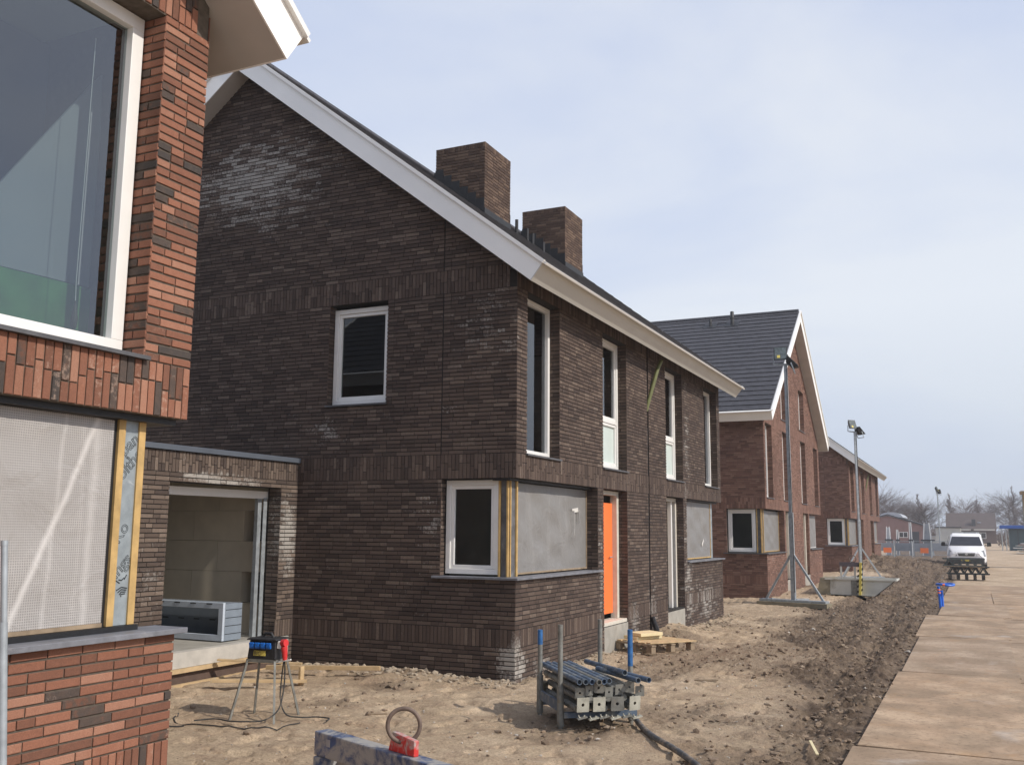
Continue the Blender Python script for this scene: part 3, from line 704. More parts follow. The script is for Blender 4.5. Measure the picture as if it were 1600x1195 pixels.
w2f = F2.backing('wall', MORT_R2, h2, A2 + .009, B2 - .009, -.4, T2, [(max(a, A2), min(b, B2), c, d) for a, b, c, d in f2o], cuts=(YC2,))
G2.backing('wall', MORT_R2, h2, X2 - 9.2, X2 - .26, -.4, lambda u: 5.05, [(X2 - 1.10, X2 - .26, 1.217, 2.44)])
B2w.backing('wall', MORT_R2, h2, X2 - 9.2, X2 - .26, -.4, lambda u: 5.05, [(X2 - 1.10, X2 - .26, 1.217, 2.44)]); K2.backing('wall', MORT_R2, h2, A2 + .26, B2 - .26, -.4, T2, cuts=(YC2,))
lim2 = lambda z: (YC2 - (AP2 + .03 - z) / SL2, YC2 + (AP2 + .03 - z) / SL2)
bo2 = [(30.72, 31.85, -.4, .36), (34.13, 35.29, -.4, .36), (33.20, 33.215, -.4, 9)]
F2.lay(A2, B2, ZON(8.8), f2o + bo2, lim2)
G2.lay(X2 - 9.2, X2, [q for q in ZON(5.1) if q[0] < 4.8] + [(4.885, 5.05, 'soldier')], g2o)
place_bricks([F2, G2] + [F2.reveal(b, -1, c, d, .2) for a, b, c, d in f2o if b < B2], M_RED2, w2f, 300)
for z0, z1 in ((.2, .34), (2.50, 2.74), (5.0, 5.2)): boxo('floor_slab', (X2 - 8.9, A2 + .28, z0), (X2 - .28, B2 - .28, z1), PLASTER, h2)
boxo('party_wall', (X2 - 8.8, 33.1, .34), (X2 - .3, 33.3, 2.5), PLASTER, h2)
for a, b in tall2: window(h2, F2, a, b, 2.775, 4.875, rec=.15, sash=False)
for a, b, c, d in up2: window(h2, F2, a, b, c + .005, d - .005, rec=.15, sash=False)
window(h2, G2, X2 - 1.08, X2 - .31, 1.245, 2.425, rec=.10, sill=False)
boxo('inner_partition', (X2 - 3.2, A2 + 1.3, .34), (X2 - .30, A2 + 1.38, 2.5), PLASTER, h2)
corner_post(h2, X2, A2, 1.222, 2.437)
film_panel(h2, F2, A2 + .38, 30.42, 1.26, 2.40, .18, FILM, edge=WOODY); film_panel(h2, F2, 35.56, B2 - .42, 1.26, 2.40, .17, FILM, edge=WHITE)
for a, b in ((A2 - .05, 30.5), (35.5, B2 + .05)): MB().box((X2 - .26, a, 1.190), (X2 + .05, b, 1.219)).build('window_sill', DKSTONE, h2)
MB().box((X2 - 1.2, A2 - .05, 1.190), (X2 - .262, A2 + .2, 1.219)).build('window_sill', DKSTONE, h2)
for a, b in ((30.72, 31.85), (34.13, 35.29)):
    boxo('plinth', (X2 - .12, a + .002, -.3), (X2 - .003, b - .002, .36), CONC, h2)
    for p0, p1 in ((a + .005, a + .1), (b - .14, b - .004)): boxo('door_frame', (X2 - .26, p0, .36), (X2 - .10, p1, 2.42), plainw, h2)
    boxo('door', (X2 - .30, a + .11, .42), (X2 - .262, b - .15, 2.40), WOODD, h2)
r2 = roof(h2, 'x', YC2, AP2, SL2, 5.77, X2 - 9.6, X2 + .33, thick=.29, fascia_eave=WFASC)
nr = Vector((0, -SL2, 1)).normalized()
for x, s, rr in ((-7.0, .42, .065), (-7.75, .22, .045)):
    y = YC2 - .62; z = AP2 + .29 * math.hypot(1, SL2) + .04 - SL2 * .62
    v = tubeo('roof_vent', [(x, y, z - .05), (x, y, z + s), (x, y, z + s + .02)], [rr, rr, rr * .8], DARKP, r2, n=14)
    m = MB(); m.tube([(x, y, z + s * .45), (x, y, z + s * .5)], rr * 1.2, 14); m.build('collar', DARKP, v)
    m = MB(); m.bar((x - .22, y, z - .0), (x + .22, y, z - .0), .4, .02, up=nr); m.build('base_flashing', DARKP, v)
del street_gable_house

# ---- the near house at the left edge
X0, A0, B0 = -4.26, -6.43, 4.43
h0 = thing('brick_house', 'nearest house at the left edge, orange-red brick with a big white framed window', 'house', (X0 - 4.5, -1., 0), 'new brick houses along the street')
T0 = lambda u: AP2 - SL2 * abs(u + 1.0)
F0 = Wall((X0, 0, 0), (0, 1, 0), (1, 0, 0)); E0 = Wall((0, B0, 0), (1, 0, 0), (0, 1, 0)); G0 = Wall((0, A0, 0), (1, 0, 0), (0, -1, 0)); K0 = Wall((X0 - 9.2, 0, 0), (0, 1, 0), (-1, 0, 0))
f0o = [(1.75, 4.06, 2.77, 4.88), (1.35, B0 + .1, 1.217, 2.44)]
w0 = F0.backing('wall', MORT_R, h0, A0 + .009, B0 - .009, -.4, T0, [(a, min(b, B0), c, d) for a, b, c, d in f0o], cuts=(-1.,))
E0.backing('wall', MORT_R, h0, X0 - 9.2, X0 - .26, -.4, lambda u: 5.05, [(X0 - 1.1, X0 - .26, 1.217, 2.44)]); G0.backing('wall', MORT_R, h0, X0 - 9.2, X0 - .26, -.4, lambda u: 5.05)
K0.backing('wall', MORT_R, h0, A0 + .26, B0 - .26, -.4, T0, cuts=(-1.,))
lim0 = lambda z: (-1 - (AP2 + .03 - z) / SL2, -1 + (AP2 + .03 - z) / SL2)
F0.lay(-2.0, B0, ZON(8.8), f0o, lim0)
E0.lay(X0 - 9.2, X0, [q for q in ZON(5.1) if q[0] < 4.8] + [(4.885, 5.05, 'soldier')], [(X0 - 1.10, X0 + .1, 1.217, 2.44)])
place_bricks([F0, E0, F0.reveal(4.06, -1, 2.77, 4.88, .19)], M_RED, w0, 300)
for z0, z1 in ((.2, .34), (2.50, 2.74), (5.0, 5.2)): boxo('floor_slab', (X0 - 8.9, A0 + .28, z0), (X0 - .28, B0 - .28, z1), PLASTER, h0)
# big window, with a blind cord; added panels behind the glass imitate its reflection
wb = window(h0, F0, 1.76, 4.05, 2.785, 4.875, rec=.165, fw=.085, sash=False, glass=GLASS0, sp=.035)
GREENS = plain('green_reflection', (.09, .26, .08), .7, .25, 6, bmp=0); GREYS = plain('grey_reflection', (.34, .36, .37), .8, .06, 2, bmp=0); GREYD = plain('blue_grey_reflection', (.14, .15, .19), .8, .1, 2, bmp=0)  # tones of the pane's reflection, put into surfaces behind it
def atx(px, py, x):
    d = ray(px, py); return Vector((0, 0, CAMZ)) + d * (x / d.x)
boxo('room_wall', (X0 - 1.2, .5, 2.75), (X0 - 1.15, 4.17, 4.98), GREYD, h0)
m = MB(); m.prism([atx(-60, 350, X0 - .62), atx(-60, 400, X0 - .62), atx(150, 452, X0 - .62), atx(160, 118, X0 - .62), atx(148, 128, X0 - .62)], (-.02, 0, 0)); m.build('reflection_sheet', GREYS, h0)  # added panel imitating the pale slanted part of the reflection
m = MB(); m.prism([atx(-60, 401, X0 - .60), atx(-60, 600, X0 - .60), atx(168, 600, X0 - .60), atx(168, 458, X0 - .60)], (-.02, 0, 0)); m.build('green_reflection', GREENS, h0)  # added panel imitating the green foot of the reflection
tubeo('blind_cord', [atx(150, 60, X0 - .34), atx(119, 440, X0 - .34), atx(118, 470, X0 - .34)], .0025, WHITE, h0, n=6)
cw_ = atx(118, 470, X0 - .34)
tubeo('cord_weight', [cw_ + Vector((0, 0, -q)) for q in (0, .05, .11, .15, .165)], [.003, .012, .022, .018, .006], plain('brown_bobbin', (.05, .04, .015), .5), h0)
# film window below, blue stone sill, insulated corner post with its printed foil
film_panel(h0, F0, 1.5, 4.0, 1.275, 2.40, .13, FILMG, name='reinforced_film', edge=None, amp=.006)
m = MB(); m.box((X0 - .18, 1.5, 1.252), (X0 - .122, 4.0, 1.274)); m.build('film_batten', WOODD, h0)
m = MB(); m.box((X0 - .2, 1.4, 1.221), (X0 - .10, 4.24, 1.250)); m.build('foil_strip', BLACK, h0)
m = MB(); m.box((X0 - .28, 4.002, 1.252), (X0 - .135, 4.024, 2.43)); m.build('foil_strip', BLACK, h0)
cp = boxo('corner_post', (X0 - .30, 4.075, 1.252), (X0 - .128, 4.175, 2.437), INSUL, h0)
for a, b in ((4.026, 4.074), (4.176, 4.224)): boxo('timber_edge', (X0 - .30, a, 1.252), (X0 - .118, b, 2.437), WOODY, cp)
def letters(txt, p, size, rot, ux, uz, parent, mat=INK, outline=True, name='printed_lettering', ext=.0):
    c = bpy.data.curves.new(name, 'FONT'); c.body = txt; c.size = size; c.extrude = ext
    if outline: c.fill_mode = 'NONE'; c.bevel_depth = .0013; c.bevel_resolution = 0
    o = bpy.data.objects.new(name, c); c.materials.append(mat); link(o, parent)
    a = Vector(ux) * math.cos(rot) + Vector(uz) * math.sin(rot); b = -Vector(ux) * math.sin(rot) + Vector(uz) * math.cos(rot); n = a.cross(b)
    bpy.context.view_layer.update()
    me = bpy.data.meshes.new_from_object(o.evaluated_get(bpy.context.evaluated_depsgraph_get())); bpy.data.objects.remove(o)
    me.materials.clear(); me.materials.append(mat); o = bpy.data.objects.new(name, me); link(o, parent)
    o.matrix_basis = Matrix(((a.x, b.x, n.x, p[0]), (a.y, b.y, n.y, p[1]), (a.z, b.z, n.z, p[2]), (0, 0, 0, 1))); return o
xx = X0 - .1265
for tx, y, z, r_ in (('pan', 4.085, 2.20, .75), ('olthe', 4.082, 2.06, .85), ('Ko', 4.085, 1.70, .95), ('ings', 4.084, 1.505, .80)):
    letters(tx, (xx, y, z), .10, r_, (0, 1, 0), (0, 0, 1), cp)
m = MB()
for i in range(4): m.tube([(xx, 4.09 + .012 * i, 1.445 - .012 * i), (xx, 4.125, 1.462 - .013 * i), (xx, 4.165 - .004 * i, 1.455 - .010 * i)], .003, 5)
for i in range(4): m.tube([(xx, 4.082 + .02 * i, 1.50 + .004 * (i % 2)), (xx, 4.11 + .016 * i, 1.485 + .015 * i)], .0028, 5)
m.build('printed_emblem', INK, cp)
boxo('steel_lintel', (X0 - .36, 1.36, 2.405), (X0 - .06, 4.40, 2.4385), BLACK, h0)
m = MB(); m.box((X0 - .21, 1.3, 1.190), (X0 + .05, B0 + .05, 1.220)); m.build('window_sill', STONE, h0, bevel=.003)
r0 = roof(h0, 'x', -1.0, AP2, SL2, 5.78, X0 - 9.6, X0 + .335, thick=.29, fascia_eave=WFASC)

# ------------------------------------------------------------------ garage between the two near houses
XG, GA, GB = -8.42, 4.46, 10.925
ga = thing('garage', 'low brown brick garage with an open doorway between the two near houses', 'garage', (XG - 3, 8, 0))
WG = Wall((XG, 0, 0), (0, 1, 0), (1, 0, 0)); go_ = [(8.54, 10.57, .30, 2.33)]
wgar = WG.backing('wall', MORT_D, ga, GA, GB, -.4, lambda u: 2.68, go_, t=.22)
WG.lay(GA, GB, [(-.35, .379, 'row'), (.379, .596, 'soldier'), (.596, 2.33, 'row'), (2.33, 2.44, 'row'), (2.44, 2.685, 'double')], go_ + [(8.54, 10.57, -.4, .31)])
place_bricks([WG, WG.reveal(10.57, -1, .30, 2.33, .2)], M_GAR, wgar, 300)
boxo('coping', (XG - .3, GA, 2.69), (XG + .035, GB, 2.755), ANTH, ga, bevel=.004)
boxo('flat_roof', (XG - 6.3, GA, 2.45), (XG - .302, GB, 2.66), BLACK, ga)
boxo('floor_slab', (XG - 6.2, GA + .05, .16), (XG + .02, GB - .1, .375), CONC, ga)
# block walls inside: courses of large blocks
m = MB()
for i in range(5):
    for j in range(7):
        x = XG - .24 - j * .9 - (.45 if i % 2 else 0); z = .376 + i * .415
        m.box((x - .897, 10.66, z), (x - .003, 10.90, z + .411))
m.build('block_wall', BLOCK, ga)
boxo('rear_wall', (XG - 6.3, GA + .01, .376), (XG - 6.2, 10.65, 2.44), BLOCK, ga)
boxo('inner_wall', (XG - 6.1, 7.2, .376), (XG - .24, 7.3, 2.44), BLOCK, ga)
boxo('door_head_board', (XG - .34, 8.3, 2.19), (XG - .24, 10.60, 2.29), WFASC, ga)
boxo('door_track', (XG - .30, 10.40, .38), (XG - .245, 10.47, 2.20), GALV, ga); boxo('door_track', (XG - .235, 10.49, .38), (XG - .225, 10.56, 2.2), GALV, ga)
tubeo('pull_cord', [(XG - .5, 8.95, 2.3), (XG - .5, 8.95, 1.78)], .004, WHITE, ga, n=6); boxo('cord_bracket', (XG - .55, 8.88, 2.19), (XG - .45, 9.02, 2.22), BLACK, ga)
# threshold: pale slab edge, boards and battens
boxo('slab_edge', (XG - .02, 7.0, .20), (XG + .10, 10.15, .378), plain('pale_limed_board', (.50, .47, .42), .85, .15, 5, dirt=.62, dirt_c=(.30, .27, .22)), ga)
boxo('batten', (XG + .06, 6.9, .145), (XG + .115, 10.2, .196), WOOD, ga); boxo('batten', (XG + .08, 6.9, -.03), (XG + .125, 10.9, .025), WOOD, ga)
boxo('fibre_board', (XG - .02, 7.0, -.1), (XG + .05, 10.5, .143), FIBRE, ga)

wbx = thing('window_lining_box', 'grey-blue open window lining lying on the garage floor', 'window lining', (-9.2, 9.9, .378))
def ring_box(mb, a, b, t):
    (x0, y0, z0), (x1, y1, z1) = a, b
    mb.box((x0, y0, z0), (x1, y1, z0 + t)); mb.box((x0, y0, z1 - t), (x1, y1, z1)); mb.box((x0, y0, z0 + t), (x0 + t, y1, z1 - t)); mb.box((x1 - t, y0, z0 + t), (x1, y1, z1 - t))
m = MB(); ring_box(m, (-10.15, 9.75, .39), (-8.60, 9.79, .86), .075); m.build('front_frame', GRBLUE, wbx, bevel=.004)
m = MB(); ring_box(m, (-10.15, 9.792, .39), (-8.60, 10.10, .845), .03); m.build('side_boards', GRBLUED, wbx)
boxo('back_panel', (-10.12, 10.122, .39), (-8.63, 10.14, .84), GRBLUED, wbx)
for i in range(4): boxo('strap', (-8.598, 9.80, .47 + i * .1), (-8.595, 10.1, .475 + i * .1), BLACK, wbx)
for i in range(5):
    x = -9.95 + i * .27
    for z in (.835, .60): m = MB(); m.box((x, 9.742 if z > .7 else 10.110, z), (x + .09, 9.748 if z > .7 else 10.12, z + .012)); m.build('clip', BLACK, wbx)

# ------------------------------------------------------------------ ground
def vnoise(x, y, seed=0):
    xi, yi = np.floor(x).astype(np.int64), np.floor(y).astype(np.int64); fx, fy = x - xi, y - yi
    fx = fx * fx * (3 - 2 * fx); fy = fy * fy * (3 - 2 * fy)
    def h(a, b):
        n = (a * 374761393 + b * 668265263 + seed * 974711) & 0xffffffff
        n = ((n ^ (n >> 13)) * 1274126177) & 0xffffffff
        return ((n ^ (n >> 16)) & 0xffff) / 65535.
    return (h(xi, yi) * (1 - fx) + h(xi + 1, yi) * fx) * (1 - fy) + (h(xi, yi + 1) * (1 - fx) + h(xi + 1, yi + 1) * fx) * fy
def fbm(x, y, f, o=5, seed=0, gain=.5):
    s = 0; a = 1; t = 0
    for i in range(o): s = s + a * vnoise(x * f + 17.3 * i, y * f - 9.1 * i, seed + i); t += a; a *= gain; f *= 2.03
    return s / t
def sm(a, b, x): t = np.clip((x - a) / (b - a), 0, 1); return t * t * (3 - 2 * t)
BUMPS = [(-5.35, 26.3, .5, .10), (-4.9, 50, 1.9, .42), (-3.4, 53.5, 2.2, .48), (-2.2, 58, 1.8, .35), (-5.6, 56, 1.6, .6), (-6.0, 63, 2., .5), (-1.9, 40.5, 1.3, .12), (-3.4, 46, 1.6, .22),
         (-4.85, 17.0, .45, .16), (-5.0, 17.7, .35, .13), (-6.6, 10.75, .5, .05), (-7.6, 10.6, .4, .06), (-4.95, 12.6, .3, .06), (-4.97, 13.6, .3, .05), (-1.45, 14.0, .45, .05), (-3.0, 8.55, .35, .035), (-4.2, 31.2, .8, .18),
         (-5.05, 34, .4, .10), (5.2, 62, 1.4, .5), (7, 66, 2, .8)]
def mudmask(x, y):
    w = fbm(x, y, .45, 4, 5) - .5
    lo = np.interp(y, [0, 7, 10, 14, 20, 26, 34, 44, 60, 200], [-1.7, -1.7, -1.9, -2.4, -3.3, -3.6, -3.3, -3.6, -6, -9])
    m = sm(-.5, .35, x - lo + w * 2.2) * (1 - sm(-.85, -.6, x + w * .15))
    m = m * sm(4.5, 6.5, y + w * 3)
    spots = sm(.54, .70, fbm(x, y, .8, 5, 31)) * .55
    near = sm(9.2, 7.2, y + w * 2) * sm(-7.2, -6.2, x) * 0
    return np.clip(np.maximum(m, spots * (x < -.8)), 0, 1) + near
def height(x, y, md):
    far = 1 - sm(70, 110, y)
    z = (fbm(x, y, .35, 3, 2) - .5) * .10
    sand = (fbm(x, y, 1.6, 4, 7) - .5) * .055 + np.maximum(0, fbm(x, y, 7., 4, 12) - .5) * .05
    dim = fbm(x, y, 3.1, 2, 77); sand = sand - .035 * sm(.62, .78, dim) - .03 * sm(.66, .80, fbm(x, y, 6.5, 2, 79))
    rough = np.abs(fbm(x, y, 2.6, 5, 41, .6) - .5) * .17 + np.maximum(0, fbm(x, y, 9, 4, 23, .65) - .48) * .20
    rut = .022 * np.sin(x * 9 + 1.2 * np.sin(y * .6)) * sm(10, 18, y)
    for rx, rw, rd in ((-1.75, .16, .075), (-2.75, .18, .07), (-3.7, .2, .05)):
        rut = rut - rd * np.exp(-((x - rx - .22 * np.sin(y * .23 + rx)) / rw) ** 2) * (.5 + fbm(x, y, .9, 2, 88)) * sm(8, 12, y) * (1 - sm(55, 70, y))
    z = z + sand * (1 - md) + (rough + rut - .04) * md
    for bx, by, r, h in BUMPS:
        d = np.exp(-(((x - bx) ** 2 + ((y - by) * .8) ** 2) / (r * r)))
        z = z + h * d * (.65 + .8 * fbm(x, y, 3.5, 4, 60))
    on = sm(-1.15, -.95, x + (fbm(x, y, 2.2, 4, 91) - .5) * .42)                    # flat under the plates and along the site road
    z = z * (1 - on) + on * (-.018 + (fbm(x, y, 1.2, 4, 9) - .5) * .03 * sm(.55, .75, x))
    z = z * far - .01
    hs = sm(-4.9, -5.15, x) * (1 - sm(-8.6, -8.3, -x * -1)) if False else 0
    return z
gx = np.concatenate([np.linspace(-400, -14, 26)[:-1], np.linspace(-14, -9.0, 40)[:-1], np.linspace(-9.0, .8, 520)[:-1], np.linspace(.8, 6, 90)[:-1], np.linspace(6, 400, 30)])
gy = [-60, -20, -5, 0, 1.5, 3, 4.0]; y = 4.0
while y < 90: y += max(.018, y * y * .00018 + y * .0006); gy.append(y)
while y < 900: y *= 1.12; gy.append(y)
gy = np.array(gy)
X_, Y_ = np.meshgrid(gx, gy); MD = mudmask(X_, Y_); Z_ = height(X_, Y_, MD)
nx, ny = len(gx), len(gy)
me = bpy.data.meshes.new('ground'); me.vertices.add(nx * ny); me.vertices.foreach_set('co', np.stack([X_, Y_, Z_], -1).ravel())
idx = np.arange(nx * ny).reshape(ny, nx); fc = np.stack([idx[:-1, :-1], idx[:-1, 1:], idx[1:, 1:], idx[1:, :-1]], -1).reshape(-1, 4)
me.loops.add(fc.size); me.loops.foreach_set('vertex_index', fc.ravel().astype(np.int32)); me.polygons.add(len(fc)); me.polygons.foreach_set('loop_start', np.arange(len(fc), dtype=np.int32) * 4)
me.update(calc_edges=True); me.polygons.foreach_set('use_smooth', [True] * len(fc))
at_ = me.attributes.new('mud', 'FLOAT', 'POINT'); at_.data.foreach_set('value', MD.ravel())
def ground_height(x, y):
    a, b = np.array([[x]]), np.array([[y]]); return float(height(a, b, mudmask(a, b))[0, 0])
gm, t, b, o_ = newmat('sandy_mud'); p = pos(t)
a = N(t, 'ShaderNodeAttribute', attribute_name='mud')
big = noise(t, p, .55, 8, .62); mid = noise(t, p, 4.5, 8, .65); fin = noise(t, p, 38, 6, .7)
sandc = ramp(t, big, [(.30, (.36, .27, .18)), (.5, (.47, .37, .255)), (.68, (.58, .47, .34))])
sandc = mixc(t, 1., sandc, (1.09, 1.06, 1.04), 'MULTIPLY')
sandc = mixc(t, ramp(t, mid, [(.42, g(0)), (.62, g(.5))]), sandc, (.29, .20, .138))
mudc = ramp(t, mid, [(.3, (.062, .043, .030)), (.5, (.118, .082, .056)), (.72, (.25, .185, .125))])
mf = mth(t, 'MULTIPLY', a.outputs['Fac'], ramp(t, noise(t, p, 1.6, 8, .7), [(.25, g(.6)), (.55, g(1))]), True)
mf = mth(t, 'ADD', mf, ramp(t, noise(t, p, 12, 6, .7), [(.60, g(0)), (.74, g(.5))]), True)
col = mixc(t, mf, sandc, mudc)
col = mixc(t, 1., col, ramp(t, fin, [(.3, g(.70)), (.7, g(1.22))]), 'MULTIPLY')
col = mixc(t, ramp(t, noise(t, p, 55, 3, .6), [(.60, g(0)), (.67, g(.55))]), col, (.12, .08, .055))
wet = ramp(t, noise(t, p, 2.3, 4), [(.4, g(.93)), (.7, g(.72))])
t.links.new(col, b.inputs['Base Color']); t.links.new(wet, b.inputs['Roughness']); b.inputs['Specular IOR Level'].default_value = .25
h1_ = mth(t, 'ADD', mth(t, 'MULTIPLY', noise(t, p, 22, 8, .7), 1.), mth(t, 'MULTIPLY', noise(t, p, 90, 5, .7), .4))
bump(t, b, h1_, .9, .035)
me.materials.append(gm); gr = bpy.data.objects.new('ground', me); COL.objects.link(gr); gr['kind'] = 'structure'

# clods and stones lying about
def rocks(name, n, sampler, mat, smin, smax, sink=.3, flat=.7):
    base = np.array([(0, 0, 1), (.89, 0, .45), (.28, .85, .45), (-.72, .53, .45), (-.72, -.53, .45), (.28, -.85, .45), (.72, .53, -.45), (-.28, .85, -.45), (-.89, 0, -.45), (-.28, -.85, -.45), (.72, -.53, -.45), (0, 0, -1)])
    tri = np.array([(0, 1, 2), (0, 2, 3), (0, 3, 4), (0, 4, 5), (0, 5, 1), (1, 6, 2), (2, 7, 3), (3, 8, 4), (4, 9, 5), (5, 10, 1), (2, 6, 7), (3, 7, 8), (4, 8, 9), (5, 9, 10), (1, 10, 6)])
    XY = sampler(n); n = len(XY); sc = smin + (smax - smin) * rng.random(n) ** 3.5
    ax = rng.uniform(.6, 1.3, (n, 1, 3)); ax[:, :, 2] *= flat
    V = base[None] * ax * (1 + rng.uniform(-.45, .3, (n, 12, 1))) * sc[:, None, None]
    th = rng.uniform(0, 6.28, n); c, s = np.cos(th)[:, None], np.sin(th)[:, None]
    V = np.stack([V[..., 0] * c - V[..., 1] * s, V[..., 0] * s + V[..., 1] * c, V[..., 2]], -1)
    zz = height(XY[:, 0], XY[:, 1], mudmask(XY[:, 0], XY[:, 1]))
    V[..., 0] += XY[:, :1]; V[..., 1] += XY[:, 1:]; V[..., 2] += (zz + sc * flat * (1 - sink * 2))[:, None]
    F = (np.arange(n)[:, None, None] * 12 + tri[None]).reshape(-1, 3)
    me = bpy.data.meshes.new(name); me.vertices.add(n * 12); me.vertices.foreach_set('co', V.ravel())
    me.loops.add(F.size); me.loops.foreach_set('vertex_index', F.ravel().astype(np.int32)); me.polygons.add(len(F)); me.polygons.foreach_set('loop_start', np.arange(len(F), dtype=np.int32) * 3)
    me.update(calc_edges=True); me.polygons.foreach_set('use_smooth', [False] * len(F)); me.materials.append(mat); o = bpy.data.objects.new(name, me); COL.objects.link(o); return props(o, kind='stuff')
def samp_mud(n):
    y = 5 + 60 * rng.random(n * 3) ** 1.9; x = rng.uniform(-8, -.9, n * 3); k = rng.random(n * 3) < mudmask(x, y) * .9 + .04; q = np.stack([x, y], 1)[k]
    q = q[~((q[:, 0] < -5.0) & (q[:, 1] > 10.8)) & ~((q[:, 0] < -4.0) & (q[:, 1] < 4.6))]; return q[:n]
def samp_foot(n):                         # crumbs of mortar and soil along the foot of the walls
    k = n // 2; a = np.stack([rng.uniform(-8.3, -5.0, k), 10.88 - rng.random(k) ** 2 * .5], 1); b_ = np.stack([-5.03 + rng.random(n - k) ** 2 * .55, rng.uniform(10.9, 22, n - k)], 1); return np.concatenate([a, b_])
def samp_all(n): return np.stack([rng.uniform(-8, -1.1, n), 5 + 20 * rng.random(n) ** 1.6], 1)[:]
CLOD = plain('soil_clod', (.20, .145, .10), .95, .4, 3, dirt=.55, dirt_c=(.38, .30, .22), bmp=.4, bscale=80)
CRUMB = plain('mortar_crumb', (.33, .27, .20), .95, .35, 4, bmp=.4, bscale=80)
PALE = plain('pale_stone', (.42, .38, .33), .9, .35, 5, bmp=.2)
rocks('soil_clods', 15000, samp_mud, CLOD, .004, .045)
rocks('mortar_crumbs', 1300, samp_foot, CRUMB, .006, .045)
rocks('gravel', 2600, samp_all, PALE, .003, .014)
rocks('pale_rubble', 90, samp_mud, PALE, .02, .055)

rocks('plate_crumbs', 420, lambda n: np.stack([-.98 + rng.random(n) ** 2.2 * 1.2, 7.5 + 24 * rng.random(n) ** 1.5], 1), CLOD, .003, .014, sink=-1.2)
# ------------------------------------------------------------------ road plates
pm, t, b, o_ = newmat('road_plate'); oc = N(t, 'ShaderNodeTexCoord').outputs['Object']; p = pos(t)
mpn = N(t, 'ShaderNodeMapping'); mpn.inputs['Scale'].default_value = (1.0, .9, 1); t.links.new(p, mpn.inputs[0])
st = noise(t, mpn.outputs[0], 1.4, 8, .62, .4)
col = ramp(t, st, [(.28, (.29, .205, .13)), (.48, (.40, .295, .20)), (.70, (.50, .39, .275))])
oi = N(t, 'ShaderNodeObjectInfo'); col = mixc(t, 1., col, ramp(t, oi.outputs['Random'], [(0, (.90, .90, .93)), (1, (1.08, 1.02, .97))]), 'MULTIPLY')
col = mixc(t, ramp(t, noise(t, p, 1.1, 7, .68, .3), [(.42, g(0)), (.60, g(.8))]), col, (.24, .175, .115))
col = mixc(t, ramp(t, noise(t, p, 20, 7, .75), [(.52, g(0)), (.64, g(.7))]), col, (.17, .115, .075))
col = mixc(t, ramp(t, noise(t, p, .8, 6, .6, .8), [(.60, g(0)), (.72, g(.5))]), col, (.50, .46, .42))
col = mixc(t, ramp(t, noise(t, p, 1.7, 7, .7, .6), [(.57, g(0)), (.68, g(.4))]), col, (.38, .22, .10))
t.links.new(col, b.inputs['Base Color']); b.inputs['Roughness'].default_value = .8; b.inputs['Specular IOR Level'].default_value = .25; bump(t, b, noise(t, p, 30, 6, .75), .3, .01)
PG = 'road plates laid end to end along the site road'
rows = [(2.0, 4.02), (4.05, 9.03), (9.07, 14.03), (14.07, 18.90), (18.95, 23.85), (23.90, 28.38), (28.43, 33.28), (33.33, 38.2)]
xl = [(-1.02, .42), (-1.02, .43), (-.99, .42), (-.95, .45), (-1.03, .49), (-.80, .66), (-.86, .38), (-.84, .40)]
plab = ['road plate cut off by the bottom right corner', 'large tan road plate nearest the camera that shows whole', 'road plate crossed by a pale scuffed patch, its corner notched by clods', 'tan road plate ahead of the scuffed one',
        'road plate beside the muddy ruts, behind the blue pipe elbow', 'road plate shifted to the right, under the blue elbow', 'small looking road plate just before the truss stack', 'road plate beneath the truss stack']
for i, ((a, b_), (l, r_)) in enumerate(zip(rows, xl)):
    m = MB(); sk = random.uniform(-.012, .012); w = .012
    m.hexa([(l + sk, a, -.012), (r_ + sk, a + .01, -.012), (r_ - sk, b_, -.012), (l - sk, b_ - .01, -.012), (l + sk, a, .010 + w * random.random()), (r_ + sk, a + .01, .012), (r_ - sk, b_, .010 + w * random.random()), (l - sk, b_ - .01, .012)])
    props(m.build('road_plate', pm, bevel=.004), plab[i] if i < len(plab) else 'road plate', 'road plate', PG)
rows2 = [(8.8, 13.7), (13.75, 18.6), (18.65, 23.5), (23.6, 28.5), (28.6, 33.4), (33.5, 38.4)]
lab2 = ['nearest plate of the right hand row, only its corner in view', 'second plate of the right hand row, at the picture edge', 'third plate of the right hand row, level with the blue elbow', 'fourth plate of the right hand row', 'fifth plate of the right hand row beside the truss stack', 'last plate of the right hand row, near the van']
for (a, b_), l in zip(rows2, lab2):
    m = MB(); m.box((.40, a, -.016), (2.05, b_, .002)); o = props(m.build('road_plate', pm), l, 'road plate', PG)

